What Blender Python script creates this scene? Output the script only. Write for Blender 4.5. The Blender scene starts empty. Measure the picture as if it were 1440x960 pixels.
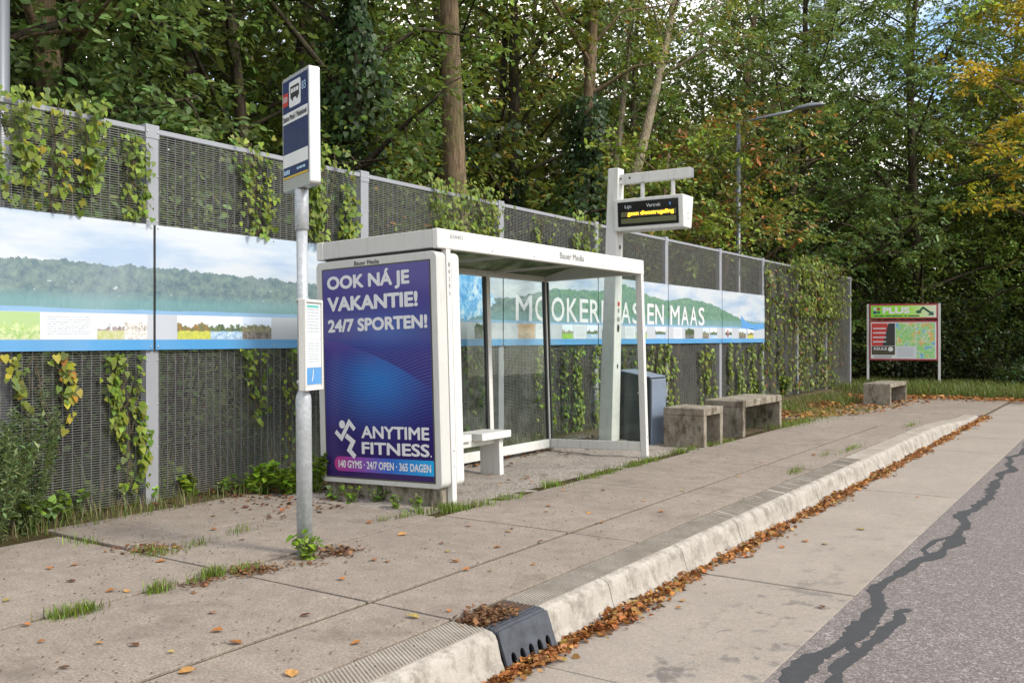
import bpy, math, random
import numpy as np
from mathutils import Vector, Matrix
R = math.radians
rng = np.random.default_rng(7)
random.seed(7)
sc = bpy.context.scene
COL = sc.collection

# ---------------------------------------------------------------- camera, sky, sun, exposure
F, CX, CY, CH, AZ = 1300.0, 720.0, 475.0, 1.30, math.atan(870 / 1300)
cam_d = bpy.data.cameras.new('camera'); cam = bpy.data.objects.new('camera', cam_d); COL.objects.link(cam)
cam.location = (0, 0, CH); cam.rotation_euler = (R(90), 0, AZ)
cam_d.sensor_width = 36; cam_d.lens = F / 1440 * 36; cam_d.shift_y = -5 / 1440
cam_d.clip_start = 0.05; cam_d.clip_end = 2000
sc.camera = cam

SUN_EL, SUN_AZ = 40.0, 8.0            # azimuth counted from +X (street side) towards +Y (along the street)
w = bpy.data.worlds.new('World'); sc.world = w; w.use_nodes = True
nt = w.node_tree; nt.nodes.clear()
wo = nt.nodes.new('ShaderNodeOutputWorld'); bg = nt.nodes.new('ShaderNodeBackground')
sky = nt.nodes.new('ShaderNodeTexSky'); sky.sky_type = 'NISHITA'; sky.sun_disc = False
sky.sun_elevation = R(SUN_EL); sky.sun_rotation = R(90 - SUN_AZ); sky.air_density = 1.0; sky.dust_density = 0.6
tc = nt.nodes.new('ShaderNodeTexCoord'); nz = nt.nodes.new('ShaderNodeTexNoise')
nz.inputs['Scale'].default_value = 3.2; nz.inputs['Detail'].default_value = 6
rp = nt.nodes.new('ShaderNodeValToRGB'); rp.color_ramp.elements[0].position = .40; rp.color_ramp.elements[1].position = .60
mx = nt.nodes.new('ShaderNodeMix'); mx.data_type = 'RGBA'
nt.links.new(tc.outputs['Generated'], nz.inputs['Vector']); nt.links.new(nz.outputs['Fac'], rp.inputs['Fac'])
nt.links.new(rp.outputs['Color'], mx.inputs['Factor']); nt.links.new(sky.outputs['Color'], mx.inputs['A'])
mx.inputs['B'].default_value = (8.0, 7.5, 6.8, 1)
nt.links.new(mx.outputs['Result'], bg.inputs['Color']); bg.inputs['Strength'].default_value = 0.12
nt.links.new(bg.outputs[0], wo.inputs['Surface'])
sd = bpy.data.lights.new('sun', 'SUN'); sd.energy = 1.5; sd.angle = R(14); sd.color = (1, .93, .80)
so = bpy.data.objects.new('sun', sd); COL.objects.link(so)
sv = Vector((math.cos(R(SUN_EL)) * math.cos(R(SUN_AZ)), math.cos(R(SUN_EL)) * math.sin(R(SUN_AZ)), math.sin(R(SUN_EL))))
so.rotation_euler = sv.to_track_quat('Z', 'Y').to_euler(); so.location = sv * 30
vs = sc.view_settings; vs.view_transform = 'Standard'; vs.look = 'None'; vs.gamma = 1; vs.use_curve_mapping = False
vs.exposure = 1.3
cy = sc.cycles
cy.use_denoising = True; cy.max_bounces = 8; cy.transparent_max_bounces = 16; cy.diffuse_bounces = 3; cy.glossy_bounces = 3
cy.caustics_reflective = False; cy.caustics_refractive = False; cy.sample_clamp_indirect = 6

# ---------------------------------------------------------------- pixel -> place (ground or a known plane)
SA, CA = math.sin(AZ), math.cos(AZ)
def on_ground(x, y, z=0.0):
    Z = F * (CH - z) / (y - CY); X = (x - CX) / F * Z
    return (X * CA - Z * SA, X * SA + Z * CA)
def on_x(x, y, xw):
    t = (x - CX) / F; Z = xw / (t * CA - SA)
    return (t * Z * SA + Z * CA, CH - (y - CY) / F * Z)      # Y, z

# ---------------------------------------------------------------- materials
MATS = {}
class NT:
    def __init__(s, name):
        s.m = bpy.data.materials.new(name); s.m.use_nodes = True; s.t = s.m.node_tree; s.t.nodes.clear()
        s.out = s.t.nodes.new('ShaderNodeOutputMaterial')
    def n(s, typ, props=None, **inp):
        o = s.t.nodes.new('ShaderNode' + typ)
        for k, v in (props or {}).items(): setattr(o, k, v)
        for k, v in inp.items(): s.set(o, k, v)
        return o
    def set(s, o, k, v):
        i = o.inputs[int(k[1:])] if k[0] == '_' else o.inputs[k.replace('_', ' ')]
        if isinstance(v, bpy.types.NodeSocket): s.t.links.new(v, i)
        elif isinstance(v, bpy.types.Node): s.t.links.new(v.outputs[0], i)
        else:
            if i.type == 'RGBA' and len(v) == 3: v = (*v, 1)
            i.default_value = v
    def pos(s): return s.n('NewGeometry').outputs['Position']
    def noise(s, vec, scale, detail=4, rough=.55, out='Fac'):
        return s.n('TexNoise', Vector=vec, Scale=scale, Detail=detail, Roughness=rough).outputs[out]
    def ramp(s, fac, stops, interp='LINEAR'):
        r = s.n('ValToRGB', Fac=fac); e = r.color_ramp.elements; r.color_ramp.interpolation = interp
        while len(e) < len(stops): e.new(.5)
        for q, (p, c) in zip(e, stops):
            q.position = p; q.color = (*c, 1) if hasattr(c, '__len__') else (c, c, c, 1)
        return r.outputs['Color']
    def mix(s, fac, a, b, mode='MIX'):
        o = s.n('Mix', dict(data_type='RGBA', blend_type=mode))
        s.set(o, 'Factor', fac)
        for k, v in (('A', a), ('B', b)):
            i = [q for q in o.inputs if q.name == k and q.type == 'RGBA'][0]
            if isinstance(v, bpy.types.NodeSocket): s.t.links.new(v, i)
            else: i.default_value = (*v[:3], 1)
        return [q for q in o.outputs if q.type == 'RGBA'][0]
    def math(s, op, a, b=0.0, c=None, clamp=False):
        o = s.n('Math', dict(operation=op, use_clamp=clamp)); s.set(o, '_0', a); s.set(o, '_1', b)
        if c is not None: s.set(o, '_2', c)
        return o.outputs[0]
    def bump(s, h, strength=.3, dist=.01):
        return s.n('Bump', Height=h, Strength=strength, Distance=dist).outputs[0]
    def bsdf(s, color, rough=.6, metallic=0., normal=None, spec=.5, **kw):
        b = s.n('BsdfPrincipled', Base_Color=color, Roughness=rough, Metallic=metallic)
        b.inputs['Specular IOR Level'].default_value = spec
        if normal is not None: s.set(b, 'Normal', normal)
        for k, v in kw.items(): s.set(b, k, v)
        s.t.links.new(b.outputs[0], s.out.inputs['Surface']); return b

def mat(name):
    def deco(fn):
        s = NT(name); fn(s); MATS[name] = s.m; return fn
    return deco
def simple(name, col, rough=.5, metallic=0., var=.12, scale=6., spec=.5, bump=0.):
    s = NT(name); p = s.pos(); n = s.noise(p, scale, 5)
    c = s.mix(s.math('MULTIPLY', s.ramp(n, [(.3, 0.), (.75, 1.)]), 1.0), col, tuple(max(0, v * (1 - var)) for v in col))
    nb = s.bump(s.noise(p, scale * 14, 3), bump, .004) if bump else None
    s.bsdf(c, s.math('ADD', s.math('MULTIPLY', n, .2), rough - .1), metallic, nb, spec); MATS[name] = s.m

@mat('pavement_concrete')
def _(s):
    p = s.pos(); big = s.noise(p, .9, 5); mid = s.noise(p, 7, 6, .65); fine = s.noise(p, 75, 5, .75); sp = s.noise(p, 120, 3, .7)
    c = s.mix(s.ramp(big, [(.3, 0.), (.7, 1.)]), (.275, .230, .190), (.365, .312, .262))
    c = s.mix(s.ramp(mid, [(.40, .55), (.62, 0.)]), c, (.21, .178, .15))
    c = s.mix(s.ramp(fine, [(.42, .6), (.6, 0.)]), c, (.115, .094, .076))
    c = s.mix(s.ramp(sp, [(.6, 0.), (.72, .5)]), c, (.50, .45, .39))
    st = s.noise(p, 2.3, 8, .7)
    c = s.mix(s.ramp(st, [(.54, 0.), (.68, .6)]), c, (.125, .10, .08))
    c = s.mix(s.ramp(s.noise(p, 21, 2, .4), [(.70, 0.), (.735, .6)]), c, (.09, .075, .062)); c = s.mix(s.ramp(s.noise(p, 13, 7, .8), [(.60, 0.), (.68, .45)]), c, (.44, .41, .36))
    h = s.math('ADD', s.math('MULTIPLY', mid, .6), fine)
    s.bsdf(c, .88, normal=s.bump(h, .35, .004), spec=.25)
@mat('road_concrete')
def _(s):
    p = s.pos(); big = s.noise(p, 1.1, 5); mid = s.noise(p, 9, 6, .65); fine = s.noise(p, 80, 5, .75)
    c = s.mix(s.ramp(big, [(.3, 0.), (.7, 1.)]), (.285, .246, .206), (.36, .315, .268))
    c = s.mix(s.ramp(mid, [(.42, .4), (.6, 0.)]), c, (.24, .22, .20))
    c = s.mix(s.ramp(fine, [(.40, .6), (.58, 0.)]), c, (.175, .15, .128))
    # oil drips towards the asphalt edge
    x = s.n('SeparateXYZ', _0=p)
    st = s.noise(s.n('Mapping', Vector=p, Scale=(1.0, .8, 1)).outputs[0], 8, 5, .6)
    band = s.ramp(s.math('ADD', x.outputs[0], 2.6), [(.70, 0.), (.86, 1.), (1., .8)])
    band2 = s.ramp(s.math('MULTIPLY', x.outputs[1], .1), [(.34, 1.), (.50, 1.), (.60, .45), (.9, .2)])
    mk = s.math('MULTIPLY', s.math('MULTIPLY', s.ramp(st, [(.55, 0.), (.64, 1.)]), band), band2)
    c = s.mix(s.math('MULTIPLY', mk, .75), c, (.085, .08, .078))
    s.bsdf(c, .85, normal=s.bump(s.math('ADD', fine, mid), .3, .004), spec=.3)
@mat('asphalt')
def _(s):
    p = s.pos(); v = s.n('TexVoronoi', Vector=p, Scale=120.0); v2 = s.n('TexVoronoi', Vector=p, Scale=48.0)
    r = s.n('SeparateColor', Color=v.outputs['Color']).outputs[0]
    c = s.ramp(r, [(0., (.105, .090, .086)), (.45, (.178, .154, .148)), (.8, (.26, .228, .22)), (1., (.42, .385, .37))])
    c = s.mix(s.ramp(v.outputs['Distance'], [(.35, 0.), (.62, .55)]), c, (.075, .065, .059))
    r2 = s.n('SeparateColor', Color=v2.outputs['Color']).outputs[1]
    c = s.mix(s.ramp(r2, [(.93, 0.), (.98, .4)]), c, (.42, .38, .36))
    big = s.noise(p, .8, 5); c = s.mix(s.ramp(big, [(.35, .22), (.65, 0.)]), c, (.12, .105, .10))
    s.bsdf(c, .82, normal=s.bump(s.math('SUBTRACT', 1.0, v.outputs['Distance']), .5, .006), spec=.3)
@mat('bitumen')
def _(s):
    p = s.pos(); n = s.noise(p, 25, 5); f = s.noise(p, 240, 2)
    c = s.mix(n, (.024, .026, .030), (.048, .050, .055)); c = s.mix(s.ramp(f, [(.62, 0.), (.7, .35)]), c, (.25, .23, .22))
    s.bsdf(c, .62, normal=s.bump(s.math('ADD', n, f), .3, .003), spec=.35)
@mat('kerb_concrete')
def _(s):
    p = s.pos(); mid = s.noise(p, 6, 7, .7); fine = s.noise(p, 180, 3); m2 = s.noise(s.n('Mapping', Vector=p, Scale=(1, .8, .55)).outputs[0], 11, 9, .8)
    c = s.mix(s.ramp(mid, [(.35, 0.), (.7, 1.)]), (.33, .30, .262), (.45, .418, .372))
    c = s.mix(s.ramp(m2, [(.47, 0.), (.60, .75)]), c, (.15, .132, .108))
    c = s.mix(s.ramp(fine, [(.38, .45), (.55, 0.)]), c, (.28, .26, .23))
    s.bsdf(c, .85, normal=s.bump(s.math('ADD', fine, mid), .35, .004), spec=.25)
@mat('kerb_top')
def _(s):
    p = s.pos(); mid = s.noise(p, 5, 7, .7); fine = s.noise(p, 150, 3)
    c = s.mix(s.ramp(mid, [(.35, 0.), (.65, 1.)]), (.27, .235, .195), (.40, .36, .31))
    c = s.mix(s.ramp(fine, [(.4, .4), (.56, 0.)]), c, (.17, .15, .13))
    s.bsdf(c, .9, normal=s.bump(fine, .3, .004), spec=.2)
@mat('old_concrete')
def _(s):
    p = s.pos(); mid = s.noise(p, 5, 8, .72); m3 = s.noise(s.n('Mapping', Vector=p, Scale=(1, 1, .45)).outputs[0], 7, 8, .75); fine = s.noise(p, 110, 4)
    c = s.mix(s.ramp(mid, [(.35, 0.), (.7, 1.)]), (.185, .155, .115), (.40, .36, .295))
    c = s.mix(s.ramp(m3, [(.50, 0.), (.60, .9)]), c, (.07, .058, .04))
    c = s.mix(s.ramp(s.noise(p, 6.5, 6, .7), [(.6, 0.), (.74, .5)]), c, (.155, .165, .055))
    c = s.mix(s.ramp(fine, [(.4, .45), (.55, 0.)]), c, (.14, .125, .10))
    s.bsdf(c, .92, normal=s.bump(s.math('ADD', fine, s.math('MULTIPLY', m3, 2.0)), .55, .008), spec=.2)
@mat('joint_fill')
def _(s):
    p = s.pos(); n = s.noise(p, 5, 6, .7); f = s.noise(p, 70, 4)
    c = s.mix(s.ramp(n, [(.42, 0.), (.6, 1.)]), (.034, .022, .013), (.046, .050, .012))
    c = s.mix(s.math('MULTIPLY', f, .5), c, (.075, .048, .028)); s.bsdf(c, .95, normal=s.bump(f, .6, .01), spec=.1)
@mat('soil')
def _(s):
    p = s.pos(); n = s.noise(p, 1.6, 7, .7); f = s.noise(p, 45, 5, .7); g = s.noise(p, 3.1, 6, .65)
    c = s.mix(n, (.085, .062, .042), (.16, .12, .082)); c = s.mix(s.ramp(f, [(.4, .6), (.6, 0.)]), c, (.05, .036, .025))
    c = s.mix(s.ramp(g, [(.5, 0.), (.62, .6)]), c, (.065, .085, .025))
    s.bsdf(c, .95, normal=s.bump(f, .8, .02), spec=.1)
@mat('far_ground')
def _(s):
    p = s.pos(); n = s.noise(p, .25, 6); f = s.noise(p, 12, 5)
    c = s.mix(n, (.05, .07, .022), (.085, .095, .035)); c = s.mix(f, c, (.04, .05, .018)); s.bsdf(c, .95, spec=.1)
@mat('grit')
def _(s):
    p = s.pos(); n = s.noise(p, 2.2, 6, .65); v = s.n('TexVoronoi', Vector=p, Scale=70.0)
    r = s.n('SeparateColor', Color=v.outputs['Color']).outputs[0]
    c = s.ramp(r, [(0., (.14, .118, .10)), (.6, (.26, .228, .20)), (1., (.42, .385, .35))])
    c = s.mix(s.ramp(n, [(.4, 0.), (.62, .75)]), c, (.32, .285, .25))
    c = s.mix(s.ramp(s.noise(p, 5, 6, .7), [(.56, 0.), (.68, .7)]), c, (.10, .075, .055))
    s.bsdf(c, .93, normal=s.bump(s.math('SUBTRACT', 1.0, v.outputs['Distance']), .5, .008), spec=.2)
@mat('leaf')
def _(s):
    a = s.n('Attribute', dict(attribute_name='tint')).outputs['Color']
    d = s.n('BsdfPrincipled', Base_Color=a, Roughness=.48); d.inputs['Specular IOR Level'].default_value = .35
    t = s.n('BsdfTranslucent', Color=s.mix(.5, a, (.20, .22, .03), 'MIX'))
    m = s.n('MixShader', _0=.36, _1=d.outputs[0], _2=t.outputs[0]); s.t.links.new(m.outputs[0], s.out.inputs['Surface'])
@mat('dry_leaf')
def _(s):
    a = s.n('Attribute', dict(attribute_name='tint')).outputs['Color']; p = s.pos()
    c = s.mix(s.ramp(s.noise(p, 60, 3), [(.4, .35), (.6, 0.)]), a, (.12, .055, .02))
    d = s.n('BsdfPrincipled', Base_Color=c, Roughness=.6); d.inputs['Specular IOR Level'].default_value = .3
    t = s.n('BsdfTranslucent', Color=c); m = s.n('MixShader', _0=.18, _1=d.outputs[0], _2=t.outputs[0])
    s.t.links.new(m.outputs[0], s.out.inputs['Surface'])
def bark(name, c1, c2, moss=.4):
    s = NT(name); p = s.pos(); st = s.n('Mapping', Vector=p, Scale=(1, 1, .16)).outputs[0]
    n = s.noise(st, 26, 7, .7); b = s.noise(p, 3, 5)
    c = s.mix(s.ramp(n, [(.36, 0.), (.64, 1.)]), c1, c2)
    c = s.mix(s.ramp(b, [(.45, 0.), (.65, moss)]), c, (.085, .095, .03))
    s.bsdf(c, .92, normal=s.bump(n, .9, .03), spec=.15); MATS[name] = s.m
bark('bark', (.07, .048, .03), (.27, .195, .125)); bark('bark_dark', (.02, .016, .012), (.075, .058, .042), .3)
bark('bark_pale', (.15, .12, .08), (.38, .32, .235), .3)
def paint(name, col):
    s = NT(name); p = s.pos(); n = s.noise(p, 3.5, 6, .7); st = s.noise(s.n('Mapping', Vector=p, Scale=(9, 9, .7)).outputs[0], 3.0, 5, .65); sp = s.noise(p, 55, 3)
    c = s.mix(s.ramp(n, [(.35, 0.), (.75, .5)]), col, tuple(v * .82 for v in col))
    c = s.mix(s.ramp(st, [(.52, 0.), (.72, .38)]), c, (.34, .33, .27)); c = s.mix(s.ramp(sp, [(.66, 0.), (.74, .35)]), c, (.20, .19, .15))
    s.bsdf(c, s.math('ADD', .34, s.math('MULTIPLY', st, .25)), normal=s.bump(n, .06, .01)); MATS[name] = s.m
paint('white_paint', (.66, .65, .625)); paint('grey_shaded_white', (.54, .535, .515))  # greyer white: shade painted on the shelter's near end; plain grey on timetable case
simple('fence_grey', (.285, .295, .325), .45, var=.10, scale=4)
simple('fence_wire', (.215, .212, .205), .5, .15, var=.15, scale=5)
simple('dark_strip', (.07, .065, .06), .5)
simple('rubber', (.035, .036, .036), .5)
simple('lamp_grey', (.17, .185, .21), .4, .3)
simple('silver', (.55, .55, .55), .35, .6)
simple('sign_blue', (.022, .036, .135), .22, var=.25, scale=2)
simple('sign_white', (.72, .73, .74), .3)
simple('sign_red', (.50, .035, .025), .3)
simple('sign_yellow', (.62, .42, .04), .4)
simple('black_print', (.018, .018, .02), .45)
simple('grey_print', (.23, .24, .26), .5)
simple('bright_print', (.85, .85, .85), .35, var=.03)
simple('white_print', (.66, .66, .69), .4, var=.03)
simple('maroon', (.36, .02, .045), .38, var=.15)
simple('red_print', (.58, .018, .014), .35)
simple('brown_print', (.055, .042, .018), .4)
simple('blue_print', (.10, .30, .62), .4)
simple('pale_blue_print', (.42, .60, .80), .4)
simple('teal_print', (.10, .48, .42), .4)
simple('dark_green_print', (.012, .10, .055), .4)
simple('navy_print', (.015, .035, .16), .4)
simple('green_dot', (.02, .22, .05), .4)
simple('bin_green', (.026, .036, .040), .42, var=.2, scale=9)
simple('bin_lit_grey', (.17, .21, .28), .45, var=.15, scale=7)  # lighter tone painted for the bin's lit side, also used on the lid
simple('iron', (.085, .094, .115), .55, .3, var=.6, scale=14, bump=.4)
simple('rust', (.10, .062, .042), .85, .1, var=.6, scale=22, bump=.6)
simple('hole_shade', (.004, .004, .004), .9)  # flat black painted for the shade inside holes
simple('stem', (.10, .075, .04), .8)
simple('green_stem', (.09, .12, .03), .7)
simple('screen_black', (.006, .006, .008), .16)
simple('screen_olive', (.13, .135, .06), .3)
@mat('galvanised')
def _(s):
    p = s.pos(); v = s.n('TexVoronoi', Vector=p, Scale=55.0); r = s.n('SeparateColor', Color=v.outputs['Color']).outputs[0]; n = s.noise(p, 5, 6, .7)
    c = s.mix(r, (.36, .385, .41), (.47, .495, .52)); c = s.mix(s.ramp(n, [(.5, 0.), (.68, .4)]), c, (.27, .275, .27))
    s.bsdf(c, .48, .35)
@mat('led')
def _(s):
    e = s.n('Emission', Color=(1.0, .42, .02), Strength=2.6); s.t.links.new(e.outputs[0], s.out.inputs['Surface'])
@mat('glass')
def _(s):
    p = s.pos(); fr = s.n('Fresnel', IOR=1.45); dn = s.noise(p, 5, 6, .7)
    tr = s.n('BsdfTransparent', Color=(.90, .945, .925)); gl = s.n('BsdfGlossy', Color=(1, 1, 1), Roughness=.02)
    df = s.n('BsdfDiffuse', Color=(.45, .46, .43))
    m1 = s.n('MixShader', _0=s.math('MULTIPLY', s.ramp(dn, [(.45, .01), (.75, .09)]), 1.0), _1=tr.outputs[0], _2=df.outputs[0])
    m = s.n('MixShader', _0=s.math('MULTIPLY', s.math('MULTIPLY', fr, .95), s.math('SUBTRACT', 1.0, s.n('NewGeometry').outputs['Backfacing'])), _1=m1.outputs[0], _2=gl.outputs[0]); s.t.links.new(m.outputs[0], s.out.inputs['Surface'])
@mat('roof_sheet')
def _(s):
    p = s.pos(); n = s.noise(p, 3.5, 7, .7); c = s.mix(s.ramp(n, [(.35, 0.), (.65, 1.)]), (.135, .165, .105), (.36, .39, .30))
    d = s.n('BsdfDiffuse', Color=c); t = s.n('BsdfTranslucent', Color=c)
    m = s.n('MixShader', _0=.6, _1=d.outputs[0], _2=t.outputs[0]); s.t.links.new(m.outputs[0], s.out.inputs['Surface'])
@mat('banner_print')
def _(s):
    uv = s.n('UVMap').outputs[0]; x = s.n('SeparateXYZ', _0=uv); u, v = x.outputs[0], x.outputs[1]
    u1 = s.n('CombineXYZ', X=u).outputs[0]
    k = s.math('DIVIDE', u, 17.36)
    line = s.ramp(k, [(0., .67), (.16, .655), (.27, .60), (.38, .57), (.44, .60), (.50, .76), (.58, .79), (.62, .93), (.66, .80), (.71, .72), (.76, .80), (.83, .72), (.92, .46), (1., .40)])
    ns = s.math('MULTIPLY', s.math('SUBTRACT', s.noise(u1, 5, 6, .75), .5), .20)
    line = s.math('ADD', line, ns)
    uvs = s.n('Mapping', Vector=uv, Scale=(1, 1.1, 1)).outputs[0]
    skyc = s.mix(s.ramp(s.noise(s.n('Mapping', Vector=uv, Scale=(.55, 2.4, 1)).outputs[0], 2.0, 6), [(.36, 0.), (.6, 1.)]), (.30, .40, .54), (.50, .54, .585))
    tn = s.noise(uvs, 13, 8, .74)
    hill = s.mix(s.ramp(tn, [(.36, 0.), (.64, 1.)]), (.07, .12, .165), (.19, .265, .24))
    hill = s.mix(s.ramp(k, [(.42, 0.), (.52, .75)]), hill, s.mix(s.ramp(tn, [(.36, 0.), (.64, 1.)]), (.035, .13, .125), (.16, .33, .15)))
    hs = s.noise(s.n('Mapping', Vector=uv, Scale=(1.6, 5, 1)).outputs[0], 6, 2)
    hb = s.ramp(v, [(.40, 0.), (.43, 1.), (.50, 1.), (.54, 0.)])
    hill = s.mix(s.math('MULTIPLY', s.ramp(hs, [(.69, 0.), (.72, .8)]), hb), hill, (.62, .68, .72))
    reed = s.mix(s.noise(s.n('Mapping', Vector=uv, Scale=(4, 1, 1)).outputs[0], 12, 5), (.09, .21, .235), (.18, .32, .33))
    c = s.mix(s.math('LESS_THAN', v, line), skyc, hill)
    c = s.mix(s.ramp(v, [(.37, 1.), (.46, 0.)]), c, reed)
    wl = s.math('ADD', .315, s.math('MULTIPLY', s.math('SUBTRACT', s.noise(u1, 1.2, 3), .5), .05))
    water = s.mix(s.noise(s.n('Mapping', Vector=uv, Scale=(.6, 7, 1)).outputs[0], 4, 4), (.15, .31, .52), (.26, .42, .60))
    c = s.mix(s.math('LESS_THAN', v, wl), c, water)
    c = s.mix(s.math('MULTIPLY', s.math('LESS_THAN', v, .283), s.math('GREATER_THAN', v, .082)), c, (.44, .47, .52))
    c = s.mix(s.math('LESS_THAN', v, .08), c, (.065, .27, .54))
    fade = s.noise(s.pos(), 1.1, 5); c = s.mix(s.ramp(fade, [(.45, .02), (.7, .16)]), c, (.50, .54, .58))
    s.bsdf(c, .36, spec=.45)
def picture(name, sky_c, mid1, mid2, low1, low2, h=.5, sc_=14., split=.34):
    s = NT(name); uv = s.n('UVMap').outputs[0]; x = s.n('SeparateXYZ', _0=uv); v = x.outputs[1]
    p = s.pos(); n = s.noise(p, sc_, 6, .7); n2 = s.noise(p, sc_ * 2.2, 6, .7)
    ed = s.math('ADD', v, s.math('MULTIPLY', s.math('SUBTRACT', n, .5), 1.1))
    c = s.mix(s.math('GREATER_THAN', ed, h), s.mix(s.ramp(n2, [(.4, 0.), (.6, 1.)]), mid1, mid2), sky_c)
    c = s.mix(s.math('LESS_THAN', s.math('ADD', v, s.math('MULTIPLY', s.math('SUBTRACT', n2, .5), .25)), split), c, s.mix(s.ramp(n2, [(.42, 0.), (.58, 1.)]), low1, low2))
    s.bsdf(c, .4); MATS[name] = s.m
picture('pic_map', (.35, .48, .22), (.30, .44, .13), (.52, .60, .33), (.26, .42, .14), (.5, .55, .32))
picture('pic_reed', (.62, .70, .72), (.16, .09, .12), (.42, .40, .38), (.40, .43, .17), (.50, .50, .33), .42)
picture('pic_sketch', (.74, .73, .70), (.70, .69, .65), (.30, .27, .25), (.74, .73, .70), (.45, .42, .38), .6, 30)
picture('pic_tree', (.66, .74, .85), (.30, .17, .06), (.13, .16, .08), (.52, .53, .09), (.38, .42, .09), .62)
picture('pic_river', (.68, .76, .86), (.05, .08, .05), (.16, .20, .10), (.22, .36, .55), (.50, .62, .74), .62)
picture('pic_town', (.55, .64, .78), (.10, .13, .07), (.27, .24, .15), (.25, .22, .20), (.10, .09, .07), .62)
picture('pic_dark', (.42, .52, .58), (.025, .04, .02), (.08, .12, .05), (.20, .21, .20), (.05, .06, .05), .85)
picture('pic_warm', (.48, .30, .17), (.42, .25, .12), (.60, .48, .34), (.30, .20, .12), (.55, .42, .3), .6, 24)
picture('pic_field', (.62, .70, .76), (.20, .20, .14), (.30, .32, .2), (.20, .42, .05), (.28, .5, .08), .6)
picture('pic_blue', (.55, .72, .88), (.09, .36, .70), (.30, .56, .84), (.10, .36, .68), (.45, .66, .86), .78, 9, .16)
def town_map(name, sc_, off):
    s = NT(name); p = s.n('Mapping', Vector=s.pos(), Location=(off, off * 2, off)).outputs[0]; n = s.noise(p, sc_, 5, .6); r = s.noise(p, sc_ * .6, 2, .4)
    c = s.ramp(n, [(.30, (.16, .42, .70)), (.40, (.42, .66, .30)), (.46, (.26, .60, .20)), (.54, (.52, .68, .28)), (.58, (.70, .40, .10)), (.66, (.74, .70, .36)), (.72, (.36, .62, .24))], 'CONSTANT')
    c = s.mix(s.ramp(s.math('ABSOLUTE', s.math('SUBTRACT', r, .5)), [(.006, .9), (.014, 0.)]), c, (.72, .70, .60)); s.bsdf(c, .4); MATS[name] = s.m
town_map('pic_town_map', 4.5, 0.); town_map('pic_town_map_b', 5.5, 7.3)
@mat('watercolour')
def _(s):
    p = s.pos(); n = s.noise(p, 7, 7, .72); n2 = s.noise(s.n('Mapping', Vector=p, Scale=(1, 2.2, .8)).outputs[0], 9, 6, .7)
    c = s.ramp(n, [(.34, (.05, .25, .58)), (.45, (.12, .38, .70)), (.54, (.36, .58, .80)), (.62, (.62, .70, .78)), (.72, (.16, .42, .72))])
    c = s.mix(s.ramp(n2, [(.55, 0.), (.62, .8)]), c, (.08, .30, .62)); s.bsdf(c, .4)
@mat('text_block')
def _(s):
    uv = s.n('UVMap').outputs[0]; x = s.n('SeparateXYZ', _0=uv)
    l = s.math('FRACT', s.math('MULTIPLY', x.outputs[1], 11.0)); g = s.noise(s.n('Mapping', Vector=uv, Scale=(46, 11, 1)).outputs[0], 1.0, 2)
    ins = s.math('MULTIPLY', s.math('GREATER_THAN', x.outputs[0], .12), s.math('LESS_THAN', x.outputs[0], .88))
    ins = s.math('MULTIPLY', ins, s.math('MULTIPLY', s.math('GREATER_THAN', x.outputs[1], .12), s.math('LESS_THAN', x.outputs[1], .9)))
    mk = s.math('MULTIPLY', s.math('MULTIPLY', s.math('LESS_THAN', l, .42), s.ramp(g, [(.42, 0.), (.5, 1.)])), ins)
    s.bsdf(s.mix(s.math('MULTIPLY', mk, .6), (.60, .63, .67), (.20, .22, .27)), .4)
@mat('poster_print')
def _(s):
    uv = s.n('UVMap').outputs[0]; x = s.n('SeparateXYZ', _0=uv); u, v = x.outputs[0], x.outputs[1]
    # a bright blue swell under a falling curve, on deep violet
    cv = s.math('SUBTRACT', s.math('SUBTRACT', .665, s.math('MULTIPLY', u, .10)), s.math('MULTIPLY', s.math('POWER', u, 2.0), .14))
    d = s.math('SUBTRACT', cv, v)
    du = s.math('SUBTRACT', u, .52); dv = s.math('SUBTRACT', v, .47)
    gl = s.math('POWER', 2.718, s.math('MULTIPLY', s.math('ADD', s.math('MULTIPLY', s.math('MULTIPLY', du, du), 9.), s.math('MULTIPLY', s.math('MULTIPLY', dv, dv), 34.)), -1.0))
    base = s.ramp(v, [(0., (.028, .010, .10)), (.3, (.026, .014, .135)), (.62, (.04, .024, .19)), (1., (.066, .05, .24))])
    c = s.mix(s.math('MULTIPLY', s.math('MULTIPLY', gl, s.ramp(d, [(.0, .12), (.008, 1.)])), .85), base, (.012, .165, .52))
    up = s.math('POWER', 2.718, s.math('MULTIPLY', s.math('ADD', s.math('MULTIPLY', s.math('POWER', s.math('SUBTRACT', u, .6), 2.0), 8.), s.math('MULTIPLY', s.math('POWER', s.math('SUBTRACT', v, .70), 2.0), 160.)), -1.0))
    c = s.mix(s.math('MULTIPLY', up, .6), c, (.015, .10, .40))
    c = s.mix(s.math('MULTIPLY', s.ramp(d, [(.0, 0.), (.004, 1.), (.10, 0.)]), s.ramp(u, [(0., .9), (.55, .15), (.8, 0.)])), c, (.085, .03, .21))
    wv = s.math('SINE', s.math('MULTIPLY', s.math('ADD', v, s.math('MULTIPLY', s.math('SINE', s.math('MULTIPLY', u, 4.2)), .05)), 420.))
    wm = s.ramp(s.math('ABSOLUTE', s.math('SUBTRACT', v, .45)), [(.0, .34), (.12, .22), (.24, 0.)])
    c = s.mix(s.math('MULTIPLY', s.math('GREATER_THAN', wv, .45), wm), c, (.10, .17, .50))
    s.bsdf(c, .14, spec=.6)
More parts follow.
